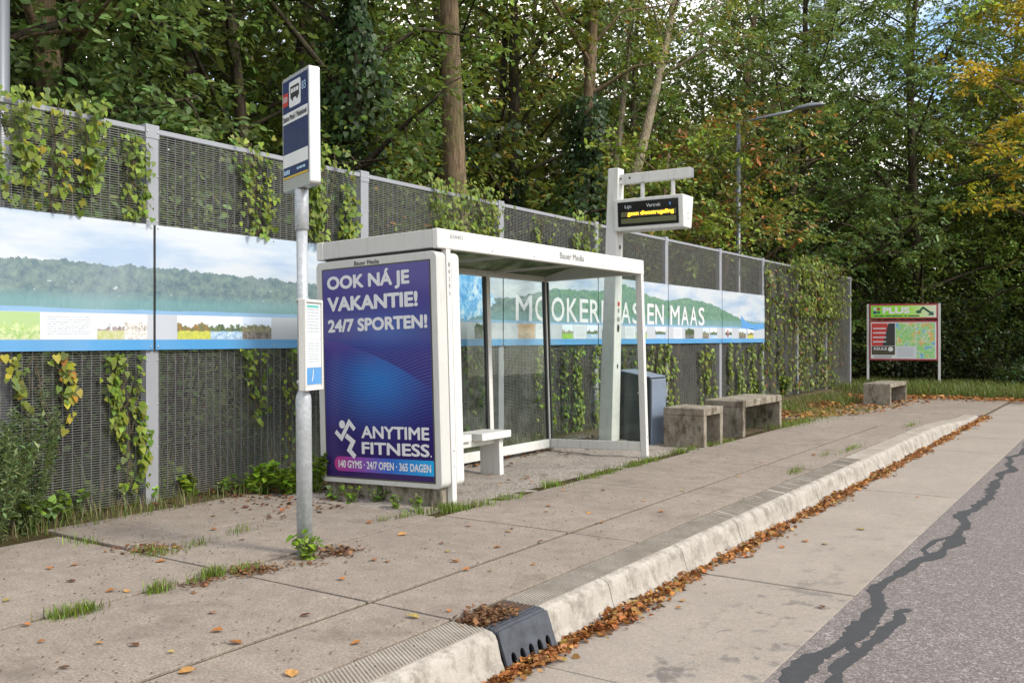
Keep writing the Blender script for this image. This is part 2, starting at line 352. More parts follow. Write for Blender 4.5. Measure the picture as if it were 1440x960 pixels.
@mat('pill_print')
def _(s):
    uv = s.n('UVMap').outputs[0]; x = s.n('SeparateXYZ', _0=uv)
    s.bsdf(s.ramp(x.outputs[0], [(0., (.48, .03, .16)), (.25, (.30, .05, .33)), (.6, (.03, .12, .50)), (1., (.01, .36, .75))]), .25)
@mat('plus_print')
def _(s):
    uv = s.n('UVMap').outputs[0]; x = s.n('SeparateXYZ', _0=uv)
    s.bsdf(s.ramp(x.outputs[0], [(0., (.22, .70, .012)), (.55, (.36, .78, .03)), (.85, (.66, .78, .42)), (1., (.74, .80, .64))]), .3)

# ---------------------------------------------------------------- mesh helpers
class MB:
    def __init__(s): s.v = []; s.f = []; s.uv = {}
    def add(s, vs, fs):
        o = len(s.v); s.v += [tuple(p) for p in vs]; s.f += [tuple(i + o for i in f) for f in fs]; return s
    def box(s, x0, x1, y0, y1, z0, z1, M=None, ends=True):
        vs = [(x, y, z) for x in (x0, x1) for y in (y0, y1) for z in (z0, z1)]
        if M is not None: vs = [M @ Vector(p) for p in vs]
        return s.add(vs, [(0, 1, 3, 2), (4, 6, 7, 5), (0, 4, 5, 1), (2, 3, 7, 6), (0, 2, 6, 4), (1, 5, 7, 3)])
    def prism(s, prof, y0, y1, axis='y'):
        n = len(prof)
        def P(a, b, t): return (a, t, b) if axis == 'y' else ((t, a, b) if axis == 'x' else (a, b, t))
        vs = [P(a, b, y0) for a, b in prof] + [P(a, b, y1) for a, b in prof]
        fs = [tuple(range(n)), tuple(range(2 * n - 1, n - 1, -1))] + [(i, i + n, (i + 1) % n + n, (i + 1) % n) for i in range(n)]
        return s.add(vs, fs)
    def tube(s, pts, rad, n=8, cap=True):
        pts = [Vector(p) for p in pts]; rad = rad if hasattr(rad, '__len__') else [rad] * len(pts)
        o = len(s.v); ref = Vector((.31, .17, .93))
        for i, p in enumerate(pts):
            d = (pts[min(i + 1, len(pts) - 1)] - pts[max(i - 1, 0)]).normalized()
            a = d.cross(ref if abs(d.dot(ref)) < .95 else Vector((1, 0, 0))).normalized(); b = d.cross(a)
            for k in range(n):
                t = 2 * math.pi * k / n; s.v.append(tuple(p + (a * math.cos(t) + b * math.sin(t)) * rad[i]))
        for i in range(len(pts) - 1):
            for k in range(n):
                q = (k + 1) % n; s.f.append((o + i * n + k, o + i * n + q, o + (i + 1) * n + q, o + (i + 1) * n + k))
        if cap:
            s.f.append(tuple(o + k for k in range(n))[::-1]); e = o + (len(pts) - 1) * n; s.f.append(tuple(e + k for k in range(n)))
        return s
    def lathe(s, prof, c=(0, 0), n=20):
        o = len(s.v)
        for r, z in prof:
            for k in range(n):
                t = 2 * math.pi * k / n; s.v.append((c[0] + r * math.cos(t), c[1] + r * math.sin(t), z))
        for i in range(len(prof) - 1):
            for k in range(n):
                q = (k + 1) % n; s.f.append((o + i * n + k, o + i * n + q, o + (i + 1) * n + q, o + (i + 1) * n + k))
        s.f.append(tuple(o + k for k in range(n))[::-1]); e = o + (len(prof) - 1) * n; s.f.append(tuple(e + k for k in range(n)))
        return s
    def mesh(s, name, m, smooth=False):
        me = bpy.data.meshes.new(name); me.from_pydata(s.v, [], s.f); me.update()
        if m: me.materials.append(MATS[m])
        if smooth: me.polygons.foreach_set('use_smooth', [True] * len(me.polygons))
        return me
    def build(s, name, m, parent=None, bevel=0., smooth=False):
        return link(name, s.mesh(name, m, smooth), parent, bevel)
def link(name, me, parent=None, bevel=0., loc=None, rot=None):
    o = bpy.data.objects.new(name, me); COL.objects.link(o)
    if parent: o.parent = parent
    if loc is not None: o.location = loc
    if rot is not None: o.rotation_euler = rot
    if bevel:
        b = o.modifiers.new('bevel', 'BEVEL'); b.width = bevel; b.segments = 2; b.limit_method = 'ANGLE'
    return o
def tag(o, label=None, cat=None, group=None, kind=None):
    for k, v in (('label', label), ('category', cat), ('group', group), ('kind', kind)):
        if v: o[k] = v
    return o
def empty(name, loc, rot=(0, 0, 0)):
    e = bpy.data.objects.new(name, None); COL.objects.link(e); e.location = loc; e.rotation_euler = rot; e.empty_display_size = .2; return e
def frame(o, r, u):           # basis for flat print: origin, right, up -> matrix
    r, u = Vector(r).normalized(), Vector(u).normalized(); n = r.cross(u)
    return Matrix(((r.x, u.x, n.x, o[0]), (r.y, u.y, n.y, o[1]), (r.z, u.z, n.z, o[2]), (0, 0, 0, 1)))
def curve_mesh(cu, M, m, name):
    ob = bpy.data.objects.new('tmp', cu); COL.objects.link(ob); dg = bpy.context.evaluated_depsgraph_get()
    me = bpy.data.meshes.new_from_object(ob.evaluated_get(dg)); bpy.data.objects.remove(ob)
    me.materials.clear(); me.materials.append(MATS[m]); me.name = name
    while me.uv_layers: me.uv_layers.remove(me.uv_layers[0])
    return me
def text(name, body, fr, w_, h_, m, parent, bold=0., depth=.0015, shear=0., align='l', lift=.002):
    cu = bpy.data.curves.new('t', 'FONT'); cu.body = body; cu.size = 1; cu.extrude = 0; cu.shear = shear; cu.resolution_u = 3
    src = curve_mesh(cu, None, m, name); n = len(src.vertices)
    co = np.zeros(n * 3); src.vertices.foreach_get('co', co); co = co.reshape(-1, 3)
    faces = [tuple(p.vertices) for p in src.polygons]; V, Fc = [], []
    offs = [(0, 0)] if bold == 0 else [(0, 0)] + [(bold * math.cos(t), bold * math.sin(t)) for t in np.arange(8) * math.pi / 4]
    for i, (dx, dy) in enumerate(offs):       # heavier weight: copies of the print laid over each other
        c = co.copy(); c[:, 0] += dx; c[:, 1] += dy; c[:, 2] = i; Fc += [tuple(v + n * i for v in f) for f in faces]; V.append(c)
    co = np.concatenate(V); mn, mxx = co.min(0), co.max(0); sz = mxx - mn
    sx = w_ / sz[0]; sy = (h_ / sz[1]) if h_ else sx
    co[:, 0] = (co[:, 0] - mn[0]) * sx; co[:, 1] = (co[:, 1] - mn[1]) * sy; co[:, 2] = lift + co[:, 2] * .00012
    M = np.array(fr); co = co @ M[:3, :3].T + M[:3, 3]
    me = bpy.data.meshes.new(name); me.from_pydata([tuple(c) for c in co], [], Fc); me.materials.append(MATS[m]); me.update()
    bpy.data.meshes.remove(src); return link(name, me, parent)
def plate(name, fr, polys, m, parent, depth=.0, lift=.001, bevel=0.):    # flat outline(s) with holes; depth>0 gives thickness
    cu = bpy.data.curves.new('p', 'CURVE'); cu.dimensions = '2D'; cu.fill_mode = 'BOTH'; cu.extrude = depth / 2
    for pl in polys:
        sp = cu.splines.new('POLY'); sp.points.add(len(pl) - 1); sp.use_cyclic_u = True
        for q, (a, b) in zip(sp.points, pl): q.co = (a, b, 0, 1)
    me = curve_mesh(cu, None, m, name)
    co = np.zeros(len(me.vertices) * 3); me.vertices.foreach_get('co', co); co = co.reshape(-1, 3); co[:, 2] += lift + depth / 2
    M = np.array(fr); co = co @ M[:3, :3].T + M[:3, 3]; me.vertices.foreach_set('co', co.ravel()); me.update()
    return link(name, me, parent, bevel)
def sheet(name, fr, w_, h_, m, parent, lift=.001, uv=(0, 1, 0, 1), x0=0., y0=0.):   # thin printed sheet with UV
    me = bpy.data.meshes.new(name); M = np.array(fr)
    co = np.array([(x0, y0, lift), (x0 + w_, y0, lift), (x0 + w_, y0 + h_, lift), (x0, y0 + h_, lift)]) @ M[:3, :3].T + M[:3, 3]
    me.from_pydata([tuple(c) for c in co], [], [(0, 1, 2, 3)]); l = me.uv_layers.new(name='UVMap')
    for d, q in zip(l.data, ((uv[0], uv[2]), (uv[1], uv[2]), (uv[1], uv[3]), (uv[0], uv[3]))): d.uv = q
    me.materials.append(MATS[m]); me.update(); return link(name, me, parent)
def rrect(x0, y0, x1, y1, r, n=5, corners=(1, 1, 1, 1)):
    out = []
    for (cx, cy_, a0), on in zip(((x1 - r, y0 + r, -90), (x1 - r, y1 - r, 0), (x0 + r, y1 - r, 90), (x0 + r, y0 + r, 180)), corners):
        if on:
            out += [(cx + r * math.cos(R(a0 + 90 * k / n)), cy_ + r * math.sin(R(a0 + 90 * k / n))) for k in range(n + 1)]
        else: out.append((x1 if a0 < 45 else x0, y0 if a0 in (-90, 180) else y1))
    return out
def circle(cx, cy_, r, n=20, ry=None): return [(cx + r * math.cos(2 * math.pi * k / n), cy_ + (ry or r) * math.sin(2 * math.pi * k / n)) for k in range(n)]
def stroke(pts, w_, n=5):      # a rounded-end polyline outline
    pts = [Vector(p) for p in pts]; L, Rr = [], []
    for i, p in enumerate(pts):
        d0 = (pts[i] - pts[i - 1]).normalized() if i else None; d1 = (pts[i + 1] - pts[i]).normalized() if i < len(pts) - 1 else None
        d = ((d0 or d1) + (d1 or d0)).normalized(); nrm = Vector((-d.y, d.x)); k = 1 / max(.5, abs(nrm.dot(Vector((-(d1 or d0).y, (d1 or d0).x)))))
        L.append(p + nrm * w_ / 2 * k); Rr.append(p - nrm * w_ / 2 * k)
    return [tuple(q) for q in L + Rr[::-1]]

# leaf clouds -------------------------------------------------------------------------------
def raw_mesh(name, V, polys_n, loops, tint, m, smooth=False):
    me = bpy.data.meshes.new(name); me.vertices.add(len(V)); me.vertices.foreach_set('co', np.asarray(V, np.float32).ravel())
    npoly = len(loops) // polys_n; me.loops.add(len(loops)); me.loops.foreach_set('vertex_index', np.asarray(loops, np.int32))
    me.polygons.add(npoly); me.polygons.foreach_set('loop_start', np.arange(npoly, dtype=np.int32) * polys_n)
    me.update(calc_edges=True)
    if tint is not None:
        a = me.attributes.new('tint', 'FLOAT_COLOR', 'POINT'); a.data.foreach_set('color', np.concatenate([tint, np.ones((len(tint), 1))], 1).astype(np.float32).ravel())
    me.materials.append(MATS[m])
    return me
T_HEX = np.array([(0, 0, 0), (.32, .27, .07), (.72, .22, .05), (1, 0, -.04), (.72, -.22, .05), (.32, -.27, .07)]); Q_HEX = [0, 1, 2, 3, 0, 3, 4, 5]
T_RHO = np.array([(0, 0, 0), (.45, .3, .06), (1, 0, -.02), (.45, -.3, .06)]); Q_RHO = [0, 1, 2, 3]
T_HEART = np.array([(0, 0, 0), (-.12, .26, .03), (.15, .44, .05), (.55, .30, .03), (1, 0, -.08), (.55, -.30, .03), (.15, -.44, .05), (-.12, -.26, .03)])
Q_HEART = [0, 1, 2, 3, 0, 3, 4, 5, 0, 5, 6, 7]
T_NARROW = np.array([(0, 0, 0), (.4, .07, .02), (1, 0, -.1), (.4, -.07, .02)])
T_FEATHER = np.array([(0, 0, 0), (.45, .13, .03), (1, 0, -.12), (.45, -.13, .03)])
T_CURL = np.array([(0, 0, .0), (.25, .34, .16), (.7, .30, .20), (1, 0, .06), (.7, -.30, .14), (.25, -.34, .22)])
def unit(a): return a / np.maximum(np.linalg.norm(a, axis=1, keepdims=True), 1e-6)
def leaf_mesh(name, C, D, N, S, tint, T=T_HEX, Q=Q_HEX, m='leaf'):
    D = unit(D); N = unit(N - D * (N * D).sum(1, keepdims=True)); W = np.cross(N, D); k = len(T)
    V = (C[:, None, :] + S[:, None, None] * (T[None, :, 0:1] * D[:, None] + T[None, :, 1:2] * W[:, None] + T[None, :, 2:3] * N[:, None])).reshape(-1, 3)
    loops = (np.arange(len(C))[:, None] * k + np.array(Q)[None]).ravel()
    return raw_mesh(name, V, 4, loops, np.repeat(tint, k, 0), m)
def tints(n, pal, var=.28, clump=None):
    pal = np.array([p[:3] for p in pal]), np.array([p[3] if len(p) > 3 else 1. for p in pal])
    idx = rng.choice(len(pal[0]), n, p=pal[1] / pal[1].sum()); c = pal[0][idx]
    return np.clip(c * (1 + var * rng.standard_normal((n, 1))) * (1 + .08 * rng.standard_normal((n, 3))), .004, .9)
def smooth01(a, b, x):
    t = np.clip((x - a) / (b - a), 0, 1); return t * t * (3 - 2 * t)
# ---------------------------------------------------------------- ground, road, pavement, kerb
def ramp_z(Y): return -.13 * float(smooth01(14.4, 18.6, np.array(Y)))
ground = tag(MB().box(-400, 400, -400, 400, -1.0, -.42).build('ground', 'far_ground'), kind='structure')
def verge_edge(Y):            # right-hand limit of the soil strip along the pavement
    return -4.2
def terrain():
    xs = np.concatenate([np.arange(-40, -14, 2.0), np.arange(-14, -2, .2), np.arange(-2, 7, 2.)]); ys = np.concatenate([np.arange(-6, 30, .2), np.arange(30, 90, 2.)])
    X, Y = np.meshgrid(xs, ys, indexing='ij')
    z = -.035 + .018 * np.sin(X * 3.1 + Y * 1.3) * np.sin(Y * 2.3 - X) + .012 * rng.standard_normal(X.shape)
    z += .10 * smooth01(-6.6, -8.5, X)
    paved = (X > -4.35) & (Y < 24.6 + np.maximum(0, (X + 2.0)) * 1.0)
    z = np.where(paved, -.36, z)
    slab2 = (X > -6.05) & (Y < 5.2) & ~paved; z = np.where(slab2, -.10, z)
    grit = (X > -5.95) & (Y >= 5.2) & (Y < 10.9) & ~paved; z = np.where(grit, -.07, z)
    far = (Y > 15) & ~paved & (X > -6.4); z = np.where(far, z - .10 * smooth01(15, 19, Y), z)
    n0, n1 = X.shape; V = np.stack([X, Y, z], -1).reshape(-1, 3)
    i, j = np.meshgrid(np.arange(n0 - 1), np.arange(n1 - 1), indexing='ij'); a = (i * n1 + j).ravel()
    loops = np.stack([a, a + n1, a + n1 + 1, a + 1], 1).ravel()
    me = raw_mesh('verge_soil', V, 4, loops, None, 'soil'); return tag(link('verge_soil', me), kind='structure')
terrain()
road = tag(MB().box(-1.312, 9, -6, 24.4, -.40, -.180).build('road', 'asphalt'), kind='structure')
for k in range(-5, 10):
    y0, y1 = 5.50 + 1.95 * k, 5.50 + 1.95 * (k + 1); dz = rng.uniform(-.002, .002)
    MB().box(-2.272, -1.316, y0 + .007, y1 - .007, -.36, -.178 + dz).build('concrete_slab', 'road_concrete', road, bevel=.006)
MB().box(-2.60, -1.31, -6, 25, -.40, -.194).build('joint_bed', 'joint_fill', road)
# bitumen crack sealing
def ribbon(pts, w_, seed):
    r = np.random.default_rng(seed); P = []
    for a, b in zip(pts[:-1], pts[1:]):
        a, b = np.array(a), np.array(b); n = max(2, int(np.linalg.norm(b - a) / .035))
        for t in range(n): P.append(a + (b - a) * t / n)
    P.append(np.array(pts[-1])); P = np.array(P)
    ker = np.ones(5) / 5; Ps = np.stack([np.convolve(np.pad(P[:, i], 2, 'edge'), ker, 'valid') for i in (0, 1)], 1)
    d = unit(np.gradient(Ps, axis=0)); n = np.stack([-d[:, 1], d[:, 0]], 1)
    wn = w_ * (1 + .35 * np.convolve(r.standard_normal(len(P) + 8), np.ones(9) / 3, 'valid')[:, None]); wn = np.clip(wn, w_ * .45, w_ * 1.7)
    w2 = w_ * (1 + .35 * np.convolve(r.standard_normal(len(P) + 8), np.ones(9) / 3, 'valid')[:, None]); w2 = np.clip(w2, w_ * .45, w_ * 1.7)
    wob = .018 * np.convolve(r.standard_normal(len(P) + 12), np.ones(13) / 3.6, 'valid')[:, None]
    L, Rr = Ps + n * (wn / 2 + wob), Ps - n * (w2 / 2 - wob); return L, Rr
ck = [[(-1.16, 2.6), (-1.2, 3.4), (-1.19, 3.98), (-1.2, 4.38), (-1.17, 4.86), (-1.18, 5.43), (-1.17, 6.13), (-1.16, 6.54), (-1.09, 6.79), (-1.06, 7.18), (-1.09, 7.76), (-1.15, 8.43), (-1.12, 8.93), (-1.11, 9.57), (-1.16, 10.49), (-1.14, 11.61), (-1.22, 12.93), (-1.13, 13.6), (-1.2, 15), (-1.1, 17), (-1.2, 20)],
      [(-1.05, 3.3), (-1.06, 4.06), (-1.08, 4.5), (-1.03, 4.76), (-1.02, 5.02), (-1.04, 5.35), (-.985, 5.42)],
      [(-1.12, 6.70), (-1.21, 7.0), (-1.20, 7.40), (-1.08, 7.62)], [(-1.07, 4.45), (-1.13, 4.62), (-1.18, 4.75)]]
for i, p in enumerate(ck):
    L, Rr = ribbon(p, (.085, .07, .036, .045)[i], i); z = -.1775 - .0005 * i; mb = MB()
    mb.add([(a[0], a[1], z) for a in L] + [(a[0], a[1], z) for a in Rr], [(j + len(L), j + 1 + len(L), j + 1, j) for j in range(len(L) - 1)])
    mb.build('crack_sealing', 'bitumen', road)
pave = tag(MB().box(-4.34, -2.594, -4, 14.4, -.12, -.013).build('pavement', 'joint_fill'), kind='structure')
mb = MB(); ya = np.arange(14.4, 24.7, .5)
mb.add([(x, y, -.020 + ramp_z(y)) for y in ya for x in (-4.34, -2.60 if y < 18.95 else -2.27)], [(2 * i, 2 * i + 1, 2 * i + 3, 2 * i + 2) for i in range(len(ya) - 1)])
mb.build('joint_bed', 'joint_fill', pave)
def slab(x0, x1, y0, y1, g=.007, m='pavement_concrete', th=.07, gx=None):
    r = lambda: rng.uniform(-.0022, .0022)
    gx = gx or g; x0, x1, y0, y1 = min(x0, x1) + gx, max(x0, x1) - gx, y0 + g, y1 - g
    vs = [(x, y, ramp_z(y) + (r() if t else -th)) for x in (x0, x1) for y in (y0, y1) for t in (0, 1)]
    MB().add(vs, [(0, 1, 3, 2), (4, 6, 7, 5), (0, 4, 5, 1), (2, 3, 7, 6), (0, 2, 6, 4), (1, 5, 7, 3)]).build('concrete_slab', m, pave, bevel=.004)
for k in range(-4, 11):
    y0, y1 = 3.40 + 1.95 * k, 3.40 + 1.95 * (k + 1)
    slab(-3.12, -2.60 if k < 8 else -2.28, y0, y1, .008, gx=.016); slab(-4.20, -3.12, y0, y1, .008, gx=.017)
    if k < 1: slab(-5.20, -4.20, y0, y1 - (.05 if k == 0 else 0), .011)
    if k == 0: slab(-6.12, -5.20, y0 + .03, y1 - .12, .012)
    if k == -1: slab(-5.86, -5.20, y0, y1, .010)
    if k >= 6: slab(-4.95, -4.20, y0, y1, .012)
MB().box(-6.1, -4.2, -4, 5.3, -.12, -.016).build('joint_bed', 'joint_fill', pave)
# grit floor under and beside the shelter
xs, ys = np.arange(-6.1, -4.19, .1), np.arange(5.28, 10.9, .1)
Xg, Yg = np.meshgrid(xs, ys, indexing='ij'); Zg = -.016 + .006 * np.sin(Xg * 7 + Yg * 3) + .004 * rng.standard_normal(Xg.shape)
ii, jj = np.meshgrid(np.arange(len(xs) - 1), np.arange(len(ys) - 1), indexing='ij'); aa = (ii * len(ys) + jj).ravel()
gm = raw_mesh('grit_floor', np.stack([Xg, Yg, Zg], -1).reshape(-1, 3), 4, np.stack([aa, aa + len(ys), aa + len(ys) + 1, aa + 1], 1).ravel(), None, 'grit')
tag(link('grit_floor', gm), kind='structure')
# kerb
kerb = tag(MB().box(-2.585, -2.30, -4, 18.4, -.40, -.20).build('kerb', 'kerb_concrete'), kind='structure')
def kerb_block(y0, y1, name='kerb_stone', m='kerb_concrete'):
    prof = [(-2.592, .0), (-2.39, .0), (-2.362, -.006), (-2.343, -.020), (-2.332, -.042), (-2.312, -.12), (-2.278, -.19), (-2.278, -.30), (-2.592, -.30)]
    n = len(prof); vs = []
    for y in (y0 + .003, y1 - .003):
        rz = ramp_z(y); vs += [(a, y, max(b + rz, -.30) if b > -.18 else b) for a, b in prof]
    fs = [tuple(range(n))[::-1], tuple(range(n, 2 * n))] + [(i, (i + 1) % n, (i + 1) % n + n, i + n) for i in range(n)]
    return MB().add(vs, fs).build(name, m, kerb, bevel=.004)
def kerb_ribs(y0, y1, parent, keep=1.0):
    # diagonal raised ribs on the tread: one joined part per stone
    mb = MB(); xa, xb = -2.582, -2.395; sl = .62
    for y in np.arange(y0 - .12, y1 - .004, .0195):
        if rng.random() > keep: continue
        pts = []
        for x in (xa, xb):
            yy = y + (xb - x) * sl; pts.append([x, yy])
        (ax, ay), (bx, by) = pts
        if ay > y1 - .008:
            t = (y1 - .008 - by) / (ay - by)
            if t <= .05: continue
            ax = bx + (ax - bx) * t; ay = y1 - .008
        if by < y0 + .008:
            t = (ay - y0 - .008) / (ay - by)
            if t <= .05: continue
            bx = ax + (bx - ax) * t; by = y0 + .008
        w_, zt = .0058, .0052
        mb.add([(ax, ay - w_, -.001), (ax, ay + w_, -.001), (bx, by + w_, -.001), (bx, by - w_, -.001), (ax, ay - w_ * .55, zt), (ax, ay + w_ * .55, zt), (bx, by + w_ * .55, zt), (bx, by - w_ * .55, zt)],
               [(4, 7, 6, 5), (0, 4, 5, 1), (1, 5, 6, 2), (2, 6, 7, 3), (3, 7, 4, 0)])
    MB().add([(x, y, .0008 + ramp_z(y)) for y in (y0 + .005, y1 - .005) for x in (-2.588, -2.392)], [(0, 1, 3, 2)]).build('tread', 'kerb_top', parent)
    if mb.v:
        mb.build('ribs', 'kerb_top', parent)['kind'] = 'stuff'
yk = [-.52, .45, 1.42, 2.40, 3.375]
for a, b in zip(yk[:-1], yk[1:]): st = kerb_block(a, b); kerb_ribs(a, b, st)
ye = [3.80, 4.43] + [4.43 + .98 * i for i in range(1, 11)]
for i, (a, b) in enumerate(zip(ye[:-1], ye[1:])):
    st = kerb_block(a, b)
    kerb_ribs(a, b, st, 1.0 if b < 6.5 else .8 if b < 10.5 else 0.)
for a, b in [(14.24, 15.2), (15.2, 16.2), (16.2, 17.2), (17.2, 18.2), (18.2, 19.0)]: kerb_ribs(a, b, kerb_block(a, b), 0.)
# iron gully set into the kerb
gul = empty('drain_gully', (-2.45, 3.588, 0)); tag(gul, 'blue-grey cast iron drain gully with oval slots set into the kerb', 'drain')
g0, g1 = -.207, .207
MB().prism([(-.142, -.30), (-.142, -.014), (.085, -.014), (.10, -.30)], g0, g1).build('body', 'iron', gul)
for i in range(9):
    x = -.135 + i * .0245; MB().box(x, x + .0145, g0, g1, -.016, .001).build('grating_bar', 'rust' if i < 7 else 'iron', gul, bevel=.002)
fr = frame((.098, g0, -.010), (0, 1, 0), (.34, 0, -1)); fr = frame((.168, g0, -.195), (0, 1, 0), (-.36, 0, 1)); fw, fh = g1 - g0, .196
holes = [circle(.062 + i * .0725, .055, .021, 16, .036) for i in range(5)]
plate('front_plate', fr, [rrect(.0, 0, fw, fh, .012, 4)] + holes, 'iron', gul, .014, -.002)
MB().box(.072, .10, g0, g1, -.03, -.002).build('front_lip', 'iron', gul, bevel=.008)
plate('drain_slot_shade', fr, [rrect(.02, .0, fw - .02, .12, .01, 3)], 'hole_shade', gul, .0, -.016)  # black sheet paints the darkness behind the oval slots

# ---------------------------------------------------------------- mesh fence
FX = -6.56
PY = [4.57 + 2.48 * k for k in range(-1, 10)]          # post positions along the street
def fbot(Y): return -.05 - .08 * float(smooth01(15, 19, np.array(Y)))
fence = empty('mesh_fence', (FX, PY[0], 0)); tag(fence, 'tall grey steel mesh fence with flat posts running behind the bus shelter', 'fence')
pm = MB().box(-.05, .022, -.058, .058, -.12, 3.0).mesh('post', 'fence_grey'); bm_ = MB().lathe([(.0075, 0), (.0075, .004), (.004, .007)], n=8)
bm_.v = [(z, x, y) for x, y, z in bm_.v]; bolt_me = bm_.mesh('bolt', 'silver', True)
capm = MB().box(-.056, .027, -.062, .062, 2.90, 3.012).mesh('post_cap', 'fence_grey')
for i, y in enumerate(PY):
    p = link('post', pm, fence, .004, (0, y - PY[0], 0))
    link('post_cap', capm, p, .004)
    if i < 6:
        for z in (.42, .77, 1.12, 2.24, 2.60, 2.955):
            for dy in (-.047, .047): link('bolt', bolt_me, p, 0, (.022 if z < 2.9 else .027, dy, z))
rail = MB().box(-.022, .018, .064, 2.48 - .064, 2.945, 2.985).mesh('top_rail', 'fence_grey')
mb = MB(); L0, L1 = .06, 2.42
for z in np.arange(.0, 2.945, .0185):
    h = .0021; mb.add([(.006, L0, z - h), (.006, L0, z + h), (.0105, L0, z + h), (.0105, L0, z - h), (.006, L1, z - h), (.006, L1, z + h), (.0105, L1, z + h), (.0105, L1, z - h)], [(0, 1, 5, 4), (1, 2, 6, 5), (2, 3, 7, 6), (3, 0, 4, 7)])
wire_h = mb.mesh('horizontal_wires', 'fence_wire')
mb = MB()
for y in np.arange(L0 + .02, L1, .0755): mb.box(-.0045, .0055, y - .0014, y + .0014, -.02, 2.945)
wire_v = mb.mesh('vertical_bars', 'fence_wire')
for i, y in enumerate(PY[:-1]):
    link('top_rail', rail, fence, .003, (0, y - PY[0], 0))
    link('horizontal_wires', wire_h, fence, 0, (0, y - PY[0], 0)); link('vertical_bars', wire_v, fence, 0, (0, y - PY[0], 0))

# banners: seven printed panels, one picture running through all of them
BX = FX + .045; B0 = PY[0]; bz0, bz1 = 1.205, 2.205
ban_lab = ['printed banner panel with green map, text block, reed photograph and sketch', 'printed banner panel with photographs of a round tree, a river and a town',
           'printed banner panel with the large blue watercolour drawing behind the shelter', 'printed banner panel carrying the letters MOOKE behind the shelter glass',
           'printed banner panel carrying the letters RPLAS beside the display column', 'printed banner panel carrying the letters EN and M right of the shelter post', 'printed banner panel at the end of the row with a blue boat']
tiles = {0: [(1.12, 1.53, 'pic_map'), (1.53, 1.97, 'text_block'), (1.97, 2.20, 'pic_reed'), (2.20, 2.40, 'pic_sketch')],
         1: [(.20, .53, 'pic_tree'), (.53, .87, 'pic_river'), (.87, 1.20, 'pic_town'), (1.55, 1.95, 'pic_dark'), (1.98, 2.40, 'text_block')],
         2: [(.2, .6, 'pic_dark'), (.62, .95, 'text_block'), (1.05, 1.32, 'pic_tree'), (1.32, 1.55, 'pic_field'), (1.86, 2.15, 'pic_dark')],
         3: [(.32, .72, 'pic_warm'), (.75, 1.1, 'text_block'), (1.42, 1.72, 'pic_field'), (1.75, 2.10, 'text_block'), (2.12, 2.44, 'pic_river')],
         4: [(.1, .4, 'pic_town'), (.85, 1.2, 'text_block'), (1.25, 1.62, 'pic_field'), (1.95, 2.35, 'pic_river')],
         5: [(.2, .55, 'text_block'), (.7, 1.1, 'pic_dark'), (1.5, 1.8, 'pic_town'), (1.85, 2.2, 'pic_river')],
         6: [(.15, .5, 'pic_river'), (.9, 1.3, 'pic_town'), (1.4, 1.75, 'pic_tree')]}
BAN = []
for i in range(7):
    y0, y1 = PY[i] + .012, PY[i + 1] - .012; w_ = y1 - y0
    b = empty('banner_panel', (BX, y0, bz0)); tag(b, ban_lab[i], 'banner', 'printed banner panels along the fence'); BAN.append(b)
    me = MB().box(-.006, .006, 0, w_, 0, 1.0).mesh('panel', 'banner_print'); l = me.uv_layers.new(name='UVMap')
    for lp in me.loops:
        c = me.vertices[lp.vertex_index].co; l.data[lp.index].uv = (y0 + c.y - B0, c.z)
    link('panel', me, b)
    f0 = frame((.006, 0, 0), (0, 1, 0), (0, 0, 1))
    for a, c, m in tiles[i]: sheet('picture' if m != 'text_block' else 'text_block', f0, c - a, .195, m, b, .0015, x0=a, y0=.085)
    for yy in (.02, w_ / 2, w_ - .02):
        for zz in (.025, .975): link('bolt', bolt_me, b, 0, (.006, yy, zz))
    MB().box(-.05, -.012, -.03, .008, -.005, 1.002).build('backing_strip', 'dark_strip', b)
def ban_local(Y, z, lift=.0):
    for i in range(7):
        if PY[i] + .012 <= Y <= PY[i + 1]: return BAN[i], Y - PY[i] - .012, z - bz0
# lettering, spread over the panels, letter by letter
word = 'MOOKERPLAS EN MAAS'
wd = dict(M=1.25, O=1.12, K=.98, E=.82, R=.95, P=.92, L=.8, A=1.05, S=.92, N=1.08); wd[' '] = .55
yA, zA = on_x(723, 446, BX); yB, zB = on_x(991, 453, BX)
tot = sum(wd[c] for c in word); u = yA; k = (yB - yA) / tot
for c in word:
    adv = wd[c] * k
    if c != ' ':
        b, ly, lz = ban_local(u + .02, 1.52)
        text('letter', c, frame((.006, ly, lz), (0, 1, 0), (0, 0, 1)), adv * .84, .335, 'white_print', b, .012, lift=.0035)
    u += adv
f0 = frame((.006, 0, 0), (0, 1, 0), (0, 0, 1))
# watercolour drawing and boat
rr = np.random.default_rng(3)
ol = [(1.05 + .95 * math.cos(t) * .62 + .5 * 0 + .06 * rr.standard_normal(), .60 + .30 * math.sin(t) + .03 * rr.standard_normal()) for t in np.linspace(0, 2 * math.pi, 40, endpoint=False)]
plate('watercolour_drawing', f0, [[(x + .55, y) for x, y in ol]], 'watercolour', BAN[2], 0, .0015)
for j in range(14):
    cx_, cy_, r_ = 1.6 + rr.uniform(-.6, .6), .6 + rr.uniform(-.28, .28), rr.uniform(.012, .035)
    plate('brush_mark', f0, [[(cx_ + r_ * (.6 + .5 * rr.random()) * math.cos(t), cy_ + r_ * 1.4 * (.6 + .5 * rr.random()) * math.sin(t)) for t in np.linspace(0, 2 * math.pi, 9, endpoint=False)]], ('pale_blue_print', 'white_print', 'blue_print')[j % 3], BAN[2], 0, .0022 + .0002 * j)
plate('boat_hull', f0, [[(1.02, .56), (1.25, .44), (1.7, .38), (2.40, .40), (2.40, .30), (1.9, .25), (1.05, .30)]], 'blue_print', BAN[6], 0, .0015)
